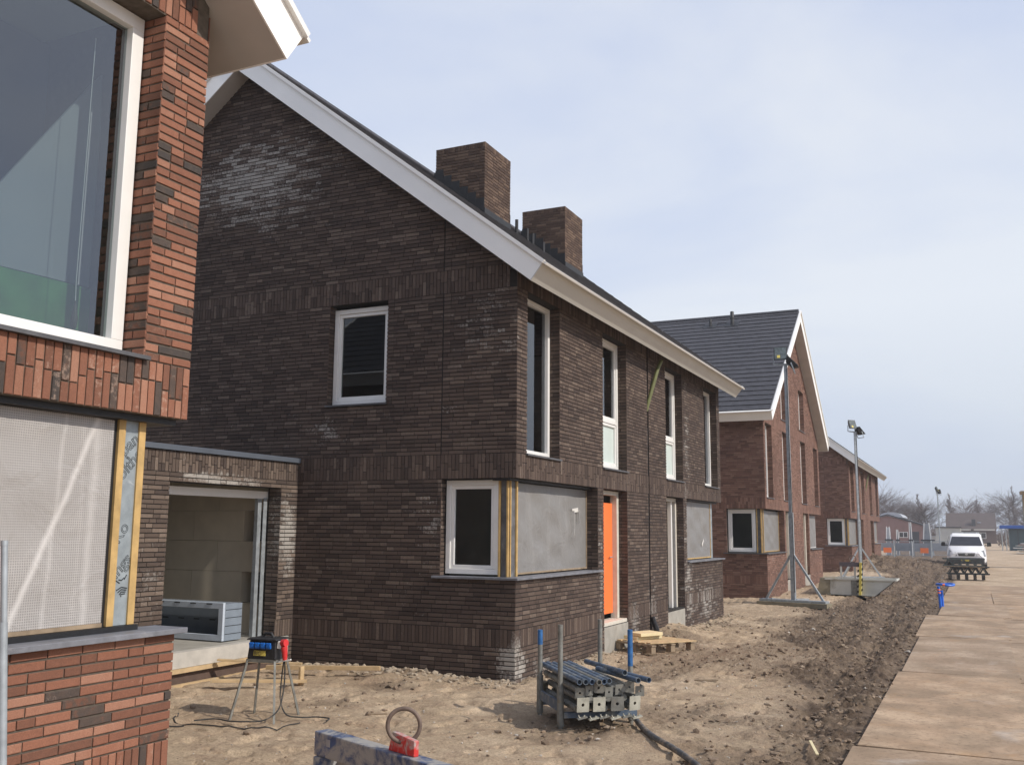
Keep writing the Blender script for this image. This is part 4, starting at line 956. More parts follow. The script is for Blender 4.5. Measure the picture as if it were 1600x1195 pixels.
# ------------------------------------------------------------------ lamp masts
def torus_pts(c, r, a, b, n=28, t0=0., t1=2 * math.pi):
    c, a, b = Vector(c), Vector(a), Vector(b); return [c + a * (r * math.cos(t0 + (t1 - t0) * i / n)) + b * (r * math.sin(t0 + (t1 - t0) * i / n)) for i in range(n if t1 - t0 > 6.2 else n + 1)]
def lamp_mast(label, loc, rz, H, big=1., twin=True, braces=True):
    r = thing('lamp_mast', label, 'lamp mast', loc, 'floodlight masts along the building site', rz, local=True)
    if braces:
        boxo('base_beam', (-.86, -.14, .06), (.86, .14, .115), GALV, r, bevel=.005)
        boxo('timber_pad', (-.90, -.22, -.06), (.92, .16, .058), BRASS, r, bevel=.006)
        MB().bar((-.72, 0, .11), (-.03, 0, 1.24), .05, .05).build('brace', GALV, r); MB().bar((.76, 0, .11), (.03, 0, 1.24), .05, .05).build('brace', GALV, r)
        MB().bar((-.60, .02, .11), (-.62, .6, .06), .05, .05).build('outrigger', GALV, r)
        MB().bar((.02, .05, .115), (.02, .9, .08), .10, .05).build('outrigger', GALV, r)
    MB().bar((0, 0, .11), (0, 0, 2.3), .105, .105).build('mast', GALV, r, bevel=.006)
    MB().bar((0, 0, 2.1), (0, 0, H), .075, .075).build('mast_section', GALV, r, bevel=.004)
    tubeo('cable', [(.055, -.05, .3), (.06, -.045, 2.), (.045, -.04, H * .6), (.045, -.04, H - .1)], .010, RUBBER, r, n=6)
    MB().bar((-.22, 0, H + .03), (.22, 0, H - .02), .04, .04).build('crossarm', GALV, r)
    for (ox, oz, yaw, tl) in (((-.12, .28, .35, -.35), (.16, .02, 1.9, -.75)) if twin else ((0, .2, .3, -.4),)):
        hd = MB(); w, hh, d = .17 * big, .20 * big, .07 * big
        M = Matrix.Translation((ox, -.02, H + oz)) @ Matrix.Rotation(yaw, 4, 'Z') @ Matrix.Rotation(tl, 4, 'X')
        def tr(vs): return [M @ Vector(v) for v in vs]
        hd.hexa(tr([(-w, -d, -hh), (w, -d, -hh), (w * .6, d, -hh * .6), (-w * .6, d, -hh * .6), (-w, -d, hh), (w, -d, hh), (w * .6, d, hh * .6), (-w * .6, d, hh * .6)]))
        f = hd.build('floodlight', DARKP, r, bevel=.006)
        g1 = MB(); g1.hexa(tr([(-w * .86, -d - .012, -hh * .86), (w * .86, -d - .012, -hh * .86), (w * .86, -d - .004, -hh * .86), (-w * .86, -d - .004, -hh * .86), (-w * .86, -d - .012, hh * .86), (w * .86, -d - .012, hh * .86), (w * .86, -d - .004, hh * .86), (-w * .86, -d - .004, hh * .86)]))
        g1.build('lamp_glass', LAMPG, f)
        st_ = MB(); st_.hexa(tr([(-w * .5, -d - .018, -hh * .7), (-w * .05, -d - .018, -hh * .7), (-w * .05, -d - .013, -hh * .7), (-w * .5, -d - .013, -hh * .7), (-w * .5, -d - .018, -hh * .3), (-w * .05, -d - .018, -hh * .3), (-w * .05, -d - .013, -hh * .3), (-w * .5, -d - .013, -hh * .3)])).build('warning_sticker', YELLOW, f)
        br = MB(); br.bar(M @ Vector((-w - .01, 0, 0)), M @ Vector((-w - .01, .10, -hh * 1.15)), .012, .03); br.bar(M @ Vector((w + .01, 0, 0)), M @ Vector((w + .01, .10, -hh * 1.15)), .012, .03); br.bar(M @ Vector((-w - .01, .10, -hh * 1.15)), M @ Vector((w + .01, .10, -hh * 1.15)), .012, .03)
        br.build('bracket', GALV, f)
    return r
LAMPG = plain('lamp_glass', (.10, .12, .12), .12, .4, 14, bmp=0)
pa = atz(1243, 944)
lamp_mast('tall lamp mast on a braced steel base, nearest of the masts, before the red-brown gable', (pa.x - .04, pa.y, .0), R(-12), 6.12)
pb = atz(1346, 905)
lamp_mast('second lamp mast, standing behind the pale skip with one raking brace', (pb.x, pb.y, 0), R(25), 5.75)
pc = at(1469, 850, 110)
lamp_mast('small far lamp mast against the sky, to the left behind the van', (pc.x, 110, 0), R(60), 6.0, big=1.5, braces=False)

# ------------------------------------------------------------------ prop rack with scaffold tubes
p1 = Vector((-4.0, 9.26, 0)); wv = Vector((.77, .62, 0)).normalized(); dv = Vector((wv.y, -wv.x, 0))
rk = thing('tube_rack', 'blue-grey steel rack with four upright posts, on the sand before the orange door', 'rack', (p1.x, p1.y, 0))
RK = lambda d, w, z: p1 + dv * d + wv * w + Vector((0, 0, z))
def hollow(mb, A, B, r, n=12):
    A, B = Vector(A), Vector(B); mb.tube([A, B], r, n, cap=False); d = (B - A).normalized() * .05; mb.tube([B, B - d], r * .8, n, cap=False); mb.tube([B - d, B - d * 1.01], r * .8, n)
    # rim
    k = len(mb.v); u = d.normalized(); a = u.cross(Vector((0, 0, 1))).normalized(); c = a.cross(u)
    for rr in (r, r * .8): mb.v += [tuple(B + (a * math.cos(6.2832 * j / n) + c * math.sin(6.2832 * j / n)) * rr) for j in range(n)]
    mb.f += [(k + j, k + (j + 1) % n, k + n + (j + 1) % n, k + n + j) for j in range(n)]
    mb.tube([A, A - u * -.001], r, n)
    return mb
BLUEG = plain('worn_blue_grey_paint', (.10, .14, .20), .55, .35, 10, metal=.2, dirt=.5, dirt_c=(.26, .27, .26), bmp=.2)
BLUET = plain('bright_blue_end', (.03, .13, .33), .5, .3, 20, dirt=.62, dirt_c=(.3, .3, .28))
for i, (d, w, h, tip) in enumerate(((0, -.03, .80, .14), (.72, -.03, .92, 0), (.02, .60, .90, 0), (.52, .74, .84, .34))):
    q = tubeo('post', [RK(d, w, -.05), RK(d, w, h)], .024, GALVD, rk, n=14)
    if tip: tubeo('painted_end', [RK(d, w, h - tip), RK(d, w, h + .003)], .0256, BLUET, q, n=14)
    tubeo('post_sleeve', [RK(d, w, .0), RK(d, w, .36)], .033, GALVD, q, n=14)
for d in (0, .72): MB().bar(RK(d, 0, .10), RK(d, .72, .10), .05, .05).build('cross_bar', BLUEG, rk)
for w in (0, .72): MB().bar(RK(0, w - .02, .17), RK(.72, w - .02, .17), .035, .09).build('side_rail', BLUEG, rk)
MB().bar(RK(-.10, .03, .14), RK(-.08, .03, .28), .10, .06).build('lifting_lug', BRASS, rk)
tb = thing('scaffold_tubes', 'row of blue-grey scaffold tubes lying on top of the props in the rack', 'tubes', RK(.4, .3, .44)); 
for i in range(6):
    m = MB(); w = .04 + i * .058; e = random.uniform(-.03, .05); hollow(m, RK(-.17 + e, w, .445), RK(1.02 + e + .02 * (i % 2), w + .02, .440), .026); m.build('tube', (BLUEG, GALVD)[i == 3], tb, smooth=True)
for i, (d0, w0, d1, w1, z0, z1) in enumerate(((-.2, .52, 1.02, .50, .455, .51), (.35, .46, 1.1, .60, .46, .45), (.35, .56, 1.06, .72, .45, .445), (-.1, .64, 1.0, .42, .45, .50))):
    if i == 3: continue
    m = MB(); hollow(m, RK(d0, w0, z0), RK(d1, w1, z1), .026); m.build('tube', BLUEG, tb, smooth=True)
pr = thing('steel_props', 'bundle of adjustable steel props packed in the rack, square end plates facing out', 'props', RK(.4, .3, .1))
for row, z in enumerate((.19, .275, .36)):
    for i in range(7):
        w = .07 + i * .085 + (row % 2) * .03; e = random.uniform(-.03, .03)
        tubeo('prop_tube', [RK(-.12 + e, w, z), RK(.95 + e, w, z)], .030, GALVD, pr, n=10)
def end_plate(w, z, s, tilt, d, mat):
    c = RK(d, w, z); n = (dv + Vector((0, 0, -.1)) + wv * tilt).normalized(); a = n.cross(Vector((0, 0, 1))).normalized(); a = -a; u = a.cross(n) * -1
    if u.z < 0: u = -u
    m = MB(); sg = 8; k = len(m.v); pts = []
    # square plate with a round hole
    for rr, off in ((0, 0), (0, -.006)):
        sq = [(-s, -s * 1.1), (0, -s * 1.1), (s, -s * 1.1), (s, 0), (s, s * 1.1), (0, s * 1.1), (-s, s * 1.1), (-s, 0)]
        m.v += [tuple(c + a * x + u * y_ + n * off) for x, y_ in sq]
        m.v += [tuple(c + a * (math.cos(math.pi * (1.25 + .25 * j)) * s * .27) + u * (math.sin(math.pi * (1.25 + .25 * j)) * s * .27) + n * off) for j in range(8)]
    for o_ in (0, 16):
        for j in range(8): m.f.append((o_ + j, o_ + (j + 1) % 8, o_ + 8 + (j + 1) % 8, o_ + 8 + j))
    for o_ in (0, 8):
        for j in range(8): m.f.append((o_ + j, o_ + (j + 1) % 8, 16 + o_ + (j + 1) % 8, 16 + o_ + j))
    m.build('end_plate', mat, pr)
    MB().bar(c + a * s * 1.0 - n * .0, c + a * s * .8 - n * .10, .006, s * 2.1, up=u).build('plate_flange', mat, pr)
ZINC = plain('pale_zinc_plate', (.46, .45, .38), .5, .2, 14, metal=.2, dirt=.6, dirt_c=(.26, .24, .2), bmp=.1)
for w, tl, mt in ((.10, .1, ZINC), (.255, .05, ZINC), (.43, -.1, GALVD), (.60, .25, ZINC)): end_plate(w, .235, .058, tl, 1.005, mt)
for i, w in enumerate((.08, .17, .26, .36, .46, .56, .66)): end_plate(w, .335 + .02 * (i % 3), .042, random.uniform(-.3, .3), .975, GALVD)
for i, w in enumerate((.09, .2, .30, .41, .52, .62)):
    A = RK(.99, w, .145 - .01 * (i % 2)); m = MB(); m.tube(torus_pts(A, .028, wv, Vector((0, 0, 1)), 12, math.pi, 2 * math.pi), .006, 6); m.build('hook', ZINC, pr, smooth=True)
    MB().bar(A + Vector((0, 0, -.035)) - wv * .04, A + Vector((0, 0, -.015)) + wv * .05, .05, .012).build('base_foot', ZINC if i % 2 else GALVD, pr)

# hose running to the bottom of the picture
hp = [atz(x, y, z) for x, y, z in ((992, 1121, .04), (1004, 1136, .035), (1022, 1151, .03), (1048, 1166, .03), (1072, 1182, .03), (1100, 1204, .03))]
m = MB(); m.tube(smooth_pts(hp), .026, 12); props(m.build('plastic_pipe', plain('grey_black_pipe', (.07, .075, .08), .5, .3, 12, dirt=.5, dirt_c=(.25, .2, .15)), smooth=True), 'dark plastic pipe lying on the sand from the rack towards the bottom edge', 'pipe')

# ------------------------------------------------------------------ power distribution box on four legs
px_ = thing('power_box', 'black power socket box on four thin steel legs beside the garage', 'power box', (-6.35, 7.85, 0))
c0 = Vector((-6.33, 7.84, 0))
tops = [(-.15, -.11), (.15, -.11), (.15, .11), (-.15, .11)]; feet = [(-.24, -.24), (.25, -.25), (.25, .22), (-.24, .20)]
ang = R(8); rot = lambda x, y: Vector((x * math.cos(ang) - y * math.sin(ang), x * math.sin(ang) + y * math.cos(ang), 0))
for (tx, ty), (fx_, fy_) in zip(tops, feet): MB().bar(c0 + rot(fx_, fy_) + Vector((0, 0, -.03)), c0 + rot(tx, ty) + Vector((0, 0, .53)), .02, .02).build('leg', GALVD, px_)
for i in range(4):
    a, b_ = tops[i], tops[(i + 1) % 4]; MB().bar(c0 + rot(*a) + Vector((0, 0, .525)), c0 + rot(*b_) + Vector((0, 0, .525)), .02, .03, ext=.01).build('frame_rail', GALVD, px_)
def PB(x, y, z): return c0 + rot(x, y) + Vector((0, 0, z))
bx = MB(); bx.hexa([PB(-.155, -.115, .543), PB(.155, -.115, .543), PB(.155, .115, .543), PB(-.155, .115, .543), PB(-.14, -.10, .72), PB(.14, -.10, .72), PB(.14, .10, .72), PB(-.14, .10, .72)]); bxo = bx.build('box', DARKP, px_, bevel=.006)
m = MB(); m.hexa([PB(-.165, -.125, .721), PB(.165, -.125, .721), PB(.165, .125, .721), PB(-.165, .125, .721), PB(-.155, -.12, .737), PB(.155, -.12, .737), PB(.155, .12, .737), PB(-.155, .12, .737)]); m.build('lid', DARKP, px_, bevel=.004)
m = MB(); m.tube([PB(-.06, 0, .735), PB(-.035, 0, .775), PB(.035, 0, .775), PB(.06, 0, .735)], .014, 8); m.build('carrying_handle', DARKP, px_)
for i in range(4):
    for j in range(1):
        x = -.105 + i * .062; a = PB(x, -.112, .672); s_ = MB(); s_.bar(a, a + rot(0, -.02) + Vector((0, 0, -.004)), .052, .058); q = s_.build('blue_socket', BLUES, px_, bevel=.006)
        m = MB(); m.tube([a + rot(0, -.018), a + rot(0, -.026)], .019, 12); m.build('socket_lid', BLUES, q, smooth=True)
ye = MB(); ye.hexa([PB(-.085, -.1195, .575), PB(.045, -.1195, .575), PB(.045, -.110, .575), PB(-.085, -.110, .575), PB(-.083, -.1145, .622), PB(.043, -.1145, .622), PB(.043, -.105, .622), PB(-.083, -.105, .622)]); yo = ye.build('yellow_label', YELLOW, px_)
ux = rot(1, 0); letters('BIC', PB(-.080, -.1210, .580), .052, 0, ux, (0, .1, 1), px_, mat=INK, outline=False)
m = MB(); m.box((-.03, -.02, -.03), (.03, .02, .03)); wb_ = MB(); wb_.bar(PB(.15, -.05, .68), PB(.19, -.05, .675), .06, .07); wb_.build('white_inlet', WHITE, px_, bevel=.004)
m = MB(); m.tube([PB(.19, -.05, .695), PB(.235, -.06, .70)], [.036, .036], 14); m.tube([PB(.215, -.06, .66), PB(.228, -.065, .60), PB(.232, -.065, .54)], [.034, .027, .022], 14); m.build('red_plug', REDPL, px_, smooth=True)
cb = lambda *pts: [PB(*q) for q in pts]
m = MB(); m.tube(smooth_pts(cb((.232, -.065, .54), (.235, -.06, .40), (.25, -.10, .25), (.26, -.2, .10), (.19, -.32, .025), (.04, -.40, .016), (-.12, -.42, .014), (-.32, -.36, .012), (-.45, -.5, .012))), .007, 8)
props(m.build('power_cable', RUBBER, px_, smooth=True))
m = MB(); m.tube(smooth_pts(cb((.215, -.05, .56), (.19, -.04, .35), (.20, -.06, .17), (.30, -.12, .05), (.42, -.06, .02), (.55, .03, .015), (.68, .02, .012), (.72, -.1, .012))), .007, 8); m.build('power_cable', RUBBER, px_, smooth=True)
m = MB(); m.bar(cb((.17, -.07, .52))[0], cb((.30, -.07, .548))[0], .02, .012); m.build('white_tape', WHITE, px_)
for k, pts in enumerate((((-7.9, 7.1), (-7.5, 6.95), (-7.0, 6.9), (-6.7, 7.15)), ((-7.2, 7.6), (-6.95, 7.3), (-6.5, 7.25), (-6.0, 7.35), (-5.8, 7.7)), ((-7.4, 6.6), (-7.1, 6.45), (-6.9, 6.5)))):
    m = MB(); m.tube([(q.x, q.y, ground_height(q.x, q.y) + .010) for q in smooth_pts([(x, y, 0) for x, y in pts])], .006, 6)
    props(m.build('loose_cable', RUBBER, smooth=True), ('black cable snaking from the garage step over the sand', 'dark cable looping round the feet of the power box', 'short black cable end on the sand left of the power box')[k], 'cable')

# timber scraps by the garage step
def plank(a, b_, w, h, label, mat=WOOD, name='timber_scrap', cat='timber', group=None):
    m = MB(); m.bar(a, b_, w, h); return props(m.build(name, mat, bevel=.002), label, cat, group)
P_ = lambda x, y, z: tuple(atz(x, y, z))
plank((-8.25, 9.30, .24), (-7.35, 9.75, .20), .07, .022, 'thin pine board leaning out from the garage step')
plank((-7.85, 8.75, .10), (-7.05, 9.45, .06), .09, .03, 'pine board crossing behind the power box legs'); plank((-7.12, 9.44, -.02), (-7.12, 9.44, .22), .07, .03, 'short upright peg of pine behind the power box')
plank((-8.0, 9.9, .10), (-6.6, 10.3, .13), .05, .05, 'long pine batten running out beyond the garage corner')
plank(P_(1266, 1157, .02), P_(1277, 1178, .03), .025, .012, 'pale splinter of wood sticking out of the mud near the plates', mat=PALEINS)

for (x, y, dx, dy, w, l) in ((-3.2, 12.1, .28, .06, .05, 'small pine offcut on the sand right of the pallet'), (-2.6, 10.4, .10, .2, .03, 'dark chip of wood lying on the sand behind the rack'), (-5.6, 8.6, .16, .05, .035, 'small grey offcut on the sand between power box and rack')):
    z_ = ground_height(x, y) + .012; plank((x, y, z_), (x + dx, y + dy, z_ + .01), w, .014, l, mat=WOODD)
# pallet with insulation boards beside the orange door
pl = thing('pallet', 'broken wooden pallet on the ground beneath the orange door', 'pallet', (-4.75, 15.0, 0), local=False)
q0 = Vector((-5.02, 14.62, 0)); e1 = Vector((.55, -.28, 0)).normalized(); e2 = Vector((.28, .55, 0)).normalized()
PL = lambda a, b_, z: q0 + e1 * a + e2 * b_ + Vector((0, 0, z))
for i in range(6):
    a = .0 + i * .125; m = MB(); m.bar(PL(a, -.05 + .04 * random.random(), .135 + .01 * (i % 2)), PL(a + random.uniform(-.02, .05), .95, .13), .09, .018); m.build('deck_board', WOOD, pl)
for b_ in (0, .42, .86):
    m = MB(); m.bar(PL(-.05, b_, .11), PL(.72, b_, .11), .09, .02); m.build('stringer', WOODD, pl)
    for a in (0, .33, .66): m = MB(); m.bar(PL(a - .05, b_, .05), PL(a + .05, b_, .05), .09, .09); m.build('block', WOODD, pl)
for i, (a, b_, z, l, lb) in enumerate(((.08, .02, .168, .62, 'lower'), (.14, .05, .222, .55, 'upper'))):
    m = MB(); m.bar(PL(a, b_ + .12, z), PL(a + .05, b_ + l, z + .006), .32, .048)
    props(m.build('insulation_board', PALEINS, bevel=.004), ('lower pale yellow insulation board on the pallet' if i == 0 else 'upper pale yellow insulation board, topmost on the pallet'), 'insulation board', 'pale boards stacked on the pallet')

# ------------------------------------------------------------------ lifting frame in the foreground
lf = thing('lifting_frame', 'scuffed blue lifting frame with a red ring mount in the foreground', 'lifting frame', (-2.3, 3.5, 0))
zt = .93; A = atz(503, 1139, zt); Bq = atz(722, 1203, zt); dd = (Bq - A).normalized(); Bq = A + dd * 1.25
MB().bar(A + Vector((0, 0, -.05)), Bq + Vector((0, 0, -.05)), .075, .10).build('top_beam', BLUEPT, lf, bevel=.006)
for q in (A, Bq): MB().bar(q + dd * (.035 if q is A else -.035) + Vector((0, 0, -.102)), q + dd * (.02 if q is A else -.02) + Vector((0, 0, -.95)), .075, .075).build('leg', BLUEPT, lf, bevel=.005)
for s_ in (1, -1): 
    c = (A if s_ > 0 else Bq); MB().bar(c + dd * .07 * s_ + Vector((0, 0, -.22)), c + dd * .20 * s_ + Vector((0, 0, -.10)), .02, .06).build('gusset', BLUEPT, lf)
mid = A + dd * .60
m = MB(); nn_ = Vector((-dd.y, dd.x, 0))
m.prism([mid - dd * .085 + nn_ * .012, mid + dd * .085 + nn_ * .012, mid + dd * .085 + nn_ * .012 + Vector((0, 0, .06)), mid - dd * .06 + nn_ * .012 + Vector((0, 0, .075))], nn_ * -.024); m.build('ring_mount', REDPT, lf, bevel=.003)
cc = mid + Vector((0, 0, .105)); sd_ = RT.copy(); sd_.z = 0; sd_.normalize()
m = MB(); m.tube(torus_pts(cc, .064, sd_, Vector((0, 0, 1)), 40), .0085, 12, closed=True); m.build('lifting_ring', RUST, lf, smooth=True)
stk = A + dd * .10 - nn_ * .0385; m = MB(); m.bar(stk + Vector((0, 0, -.035)), stk + dd * .03 + Vector((0, 0, -.035)), .001, .03); m.build('sticker', GALV, lf)

# galvanised post at the left edge
a, b_ = at(4.0, 1200, 2.0), at(7.0, 846, 2.0)
fp = thing('fence_post', 'galvanised fence post cut off by the left edge of the picture', 'post', (a.x, a.y, 0))
d_ = (b_ - a).normalized(); foot_ = a - d_ * (a.z / d_.z)
tubeo('upper_tube', [foot_, b_], .0095, GALV, fp, n=14); mid_ = at(4.8, 972, 2.0) 
tubeo('sleeve', [foot_, mid_], .0125, GALV, fp, n=14); tubeo('cap', [b_ - d_ * .012, b_ + d_ * .003], .0105, GALV, fp, n=14)

# ------------------------------------------------------------------ tipping skip
sk = thing('tipping_skip', 'pale grey tipping skip with a ringed lifting frame and a striped upright', 'skip', (-3., 30.2, 0))
yA, yB = 29.75, 30.85
m = MB(); prof = [(-3.95, .46), (-3.80, .02), (-2.62, .00), (-2.05, .46)]
def sheet(mb, pts, y0, y1, t=.02):
    for (xa, za), (xb, zb) in zip(pts, pts[1:]):
        mb.hexa([(xa, y0, za), (xb, y0, zb), (xb, y1, zb), (xa, y1, za), (xa, y0, za + t), (xb, y0, zb + t), (xb, y1, zb + t), (xa, y1, za + t)])
sheet(m, [(-3.80, .02), (-2.62, .0), (-2.05, .46)], yA, yB); m.build('bottom_plate', SKIPM, sk)
for y in (yA, yB): m = MB(); m.prism([(x, y, z) for x, z in prof], (0, .018, 0)); m.build('side_plate', SKIPM, sk)
m = MB(); m.hexa([(-4.20, yA - .05, .0), (-3.83, yA, .02), (-3.83, yB, .02), (-4.20, yB, .0), (-4.08, yA - .05, .50), (-3.80, yA - .02, .49), (-3.80, yB, .49), (-4.08, yB, .50)]); m.build('end_flap', BRASS, sk)
for y in (yA - .015, yB + .03): MB().bar((-3.96, y, .475), (-2.03, y, .475), .05, .04).build('rim', SKIPM, sk)
MB().bar((-2.03, yA, .475), (-2.03, yB, .475), .04, .04).build('rim', SKIPM, sk)
MB().bar((-3.50, yA + .0, .46), (-3.50, yA + .0, .86), .06, .05).build('frame_leg', SKIPM, sk); MB().bar((-3.12, yA, .46), (-3.12, yA, .86), .06, .05).build('frame_leg', SKIPM, sk)
MB().bar((-3.54, yA, .90), (-2.97, yA, .90), .07, .12).build('frame_beam', plain('dull_mauve_paint', (.11, .09, .10), .6), sk)
MB().bar((-3.44, yA, .5), (-3.25, yA, .84), .02, .03).build('stay', SKIPM, sk)
m = MB(); m.tube(torus_pts((-3.17, yA, 1.06), .095, (1, 0, 0), (0, 0, 1), 24), .014, 8, closed=True); m.build('lifting_ring', RUST, sk, smooth=True)
up_ = MB().bar((-3.0, yA - .07, .05), (-2.95, yA - .07, .96), .15, .06).build('striped_upright', YELLOW, sk)
for i in range(6):
    z = .1 + i * .145; m = MB(); m.hexa([(-3.077 + .008 * i, yA - .104, z), (-2.921 + .006 * i, yA - .104, z + .07), (-2.921 + .006 * i, yA - .101, z + .07), (-3.077 + .008 * i, yA - .101, z), (-3.077 + .008 * i, yA - .104, z + .065), (-2.921 + .006 * i, yA - .104, z + .135), (-2.921 + .006 * i, yA - .101, z + .135), (-3.077 + .008 * i, yA - .101, z + .065)]); m.build('black_stripe', INK, up_)
MB().box((-3.24, yA - .012, .05), (-3.08, yA - .003, .45)).build('hinge_plate', GALVD, sk)

# ------------------------------------------------------------------ blue duct bend sticking out of the ground
b0 = atz(1470, 948); bl = thing('blue_duct', 'bright blue plastic duct with a loop and orange tape beside the road plates', 'pipe', tuple(b0))
B3 = lambda x, y, z: b0 + Vector((x, y, z))
tubeo('upright', [B3(0, 0, -.1), B3(-.01, 0, .25), B3(-.03, 0, .50)], .034, BLUEP, bl, n=12); tubeo('second_upright', [B3(.05, .05, -.1), B3(.04, .05, .40)], .03, BLUEP, bl, n=12)
m = MB(); m.tube([B3(.13 + .20 * math.cos(t_), .25 * math.sin(t_), .55 + .012 * math.sin(t_ * 2)) for t_ in [i * 6.2832 / 24 for i in range(24)]], .027, 10, closed=True); m.build('coil', BLUEP, bl, smooth=True)
for A_, r_ in ((B3(-.025, 0, .40), .037), (B3(-.02, 0, .33), .037)): tubeo('orange_tape', [A_, A_ + Vector((0, 0, .035))], r_, ORTAPE, bl, n=12)
tubeo('orange_tape', [B3(.08, -.245, .55), B3(.13, -.25, .55)], .030, ORTAPE, bl, n=12)

# ------------------------------------------------------------------ truss girders on dollies in front of the van
TR = plain('black_truss_paint', (.025, .028, .03), .5, .3, 10); TRG = plain('dull_green_truss', (.08, .095, .09), .6, .3, 10)
def truss(loc, rz, label, mat, L=1.5, h=.27, n=5):
    r = thing('lattice_girder', label, 'girder', loc, 'lattice girders stacked in front of the van', rz, local=True)
    for z in (0, h): MB().bar((-L / 2, 0, z), (L / 2, 0, z), .045, .045).build('chord', mat, r)
    m = MB()
    for i in range(n):
        a = -L / 2 + .06 + i * (L - .12) / n; c = a + (L - .12) / n; m.bar((a, 0, .02), ((a + c) / 2, 0, h - .02), .028); m.bar(((a + c) / 2, 0, h - .02), (c, 0, .02), .028)
    m.build('web', mat, r)
    return r
k = 0
for row, (z, zl) in enumerate(((.22, 'lower'), (.53, 'upper'))):
    for i in range(4):
        y = 42.85 + i * .22
        nm = ('front', 'second', 'third', 'rearmost')[i]
        truss((-.34 + random.uniform(-.05, .05) + (.06 if row == 0 else -.06), y, z), R(random.uniform(-4, 4)), '%s black lattice girder of the %s tier in front of the van' % (nm, zl), TR if (i + row) % 2 == 0 else TRG)
dl = thing('timber_bearer', 'row of short black bearers under the lattice girders', 'bearers', (-.35, 43.2, 0))
for i in range(5): boxo('bearer', (-.98 + i * .3, 42.7, .014), (-.86 + i * .3, 43.7, .19), RUBBER, dl)
plank((-1.15, 42.8, .515), (.35, 42.8, .505), .06, .025, 'pale timber strip between the two tiers of girders', mat=WOODD)

# ------------------------------------------------------------------ white van
va = thing('van', 'white delivery van facing the camera on the site road', 'van', (-.36, 55.5, 0), rz=R(0), local=True)
W = .93
def loft(name, secs, mat, parent, smooth=True):
    """secs: rings of equal length"""
    n = len(secs[0]); m = MB()
    for s_ in secs: m.v += [tuple(q) for q in s_]
    for i in range(len(secs) - 1):
        for j in range(n): m.f.append((i * n + j, i * n + (j + 1) % n, (i + 1) * n + (j + 1) % n, (i + 1) * n + j))
    m.f.append(tuple(range(n))); m.f.append(tuple((len(secs) - 1) * n + j for j in range(n))[::-1])
    return m.build(name, mat, parent, smooth=smooth, bevel=.0)
def ringx(y, zb, zt, wb, wt, wm=None):
    wm = wm or wb; zm = zb + (zt - zb) * .45
    return [(-wb * .93, y, zb), (wb * .93, y, zb), (wb, y, zb + .12), (wm, y, zm), (wt, y, zt - .07), (wt * .88, y, zt), (-wt * .88, y, zt), (-wt, y, zt - .07), (-wm, y, zm), (-wb, y, zb + .12)]
loft('body', [ringx(-.02, .35, .80, W * .84, W * .70), ringx(.10, .30, .92, W * .95, W * .80), ringx(.45, .27, 1.06, W, W * .88), ringx(.80, .26, 1.16, W, W * .90), ringx(1.35, .26, 1.66, W, W * .79), ringx(1.70, .26, 1.80, W, W * .78), ringx(3.2, .26, 1.82, W, W * .79), ringx(4.6, .28, 1.80, W, W * .79), ringx(4.75, .32, 1.70, W * .96, W * .77)], VANW, va)
m = MB(); m.hexa([(-W * .83, .80, 1.20), (W * .83, .80, 1.20), (W * .85, .90, 1.20), (-W * .85, .90, 1.20), (-W * .70, 1.27, 1.64), (W * .70, 1.27, 1.64), (W * .70, 1.40, 1.64), (-W * .70, 1.40, 1.64)]); m.build('windscreen', plain('dark_windscreen', (.03, .032, .045), .08, .1, 5, bmp=0), va)
m = MB(); m.hexa([(-.36, -.045, .66), (.36, -.045, .66), (.38, .06, .66), (-.38, .06, .66), (-.42, -.01, .83), (.42, -.01, .83), (.42, .08, .83), (-.42, .08, .83)]); gl_ = m.build('grille', DARKP, va)
for z in (.70, .74, .78): MB().bar((-.38, -.05 + (z - .66) * .2, z), (.38, -.05 + (z - .66) * .2, z), .012, .01).build('grille_bar', GALVD, gl_)
m = MB(); m.tube(torus_pts((0, -.055, .76), .05, (1, 0, 0), (0, .2, 1), 20), .007, 6, closed=True); m.tube([(0, -.055, .76), (0, -.052, .81)], .006, 5); m.tube([(0, -.055, .76), (-.042, -.055, .735)], .006, 5); m.tube([(0, -.055, .76), (.042, -.055, .735)], .006, 5); m.build('round_badge', WHITE, gl_)
for s_ in (-1, 1):
    m = MB(); m.hexa([(s_ * .44, -.05, .66), (s_ * .90, .08, .66), (s_ * .90, .3, .66), (s_ * .44, .2, .66), (s_ * .50, .0, .84), (s_ * .82, .20, .97), (s_ * .80, .35, .93), (s_ * .47, .2, .86)]); m.build('headlight', plain('headlight_lens', (.32, .34, .36), .1, .2, 9, bmp=0), va)
    m = MB(); m.hexa([(s_ * .98, 1.00, 1.14), (s_ * 1.20, 1.02, 1.16), (s_ * 1.20, 1.10, 1.16), (s_ * .98, 1.10, 1.14), (s_ * .99, 1.00, 1.36), (s_ * 1.17, 1.02, 1.36), (s_ * 1.17, 1.1, 1.36), (s_ * .99, 1.1, 1.36)]); mr = m.build('wing_mirror', DARKP, va, bevel=.03); MB().bar((s_ * .88, 1.1, 1.18), (s_ * 1.0, 1.06, 1.2), .05, .04).build('mirror_arm', DARKP, mr)
    for y in (.85, 3.9):
        m = MB(); m.tube([(s_ * .72, y, .33), (s_ * .93, y, .33)], .33, 24); w_ = m.build('wheel', RUBBER, va, smooth=True); m = MB(); m.tube([(s_ * .90, y, .33), (s_ * .94, y, .33)], .2, 20); m.build('rim', GALV, w_, smooth=True)
    m = MB(); m.prism([(s_ * .925, 1.2, 1.2), (s_ * .925, 1.95, 1.2), (s_ * .80, 1.95, 1.66), (s_ * .80, 1.55, 1.66)], (s_ * .012, 0, 0)); m.build('side_window', GLASSD, va)
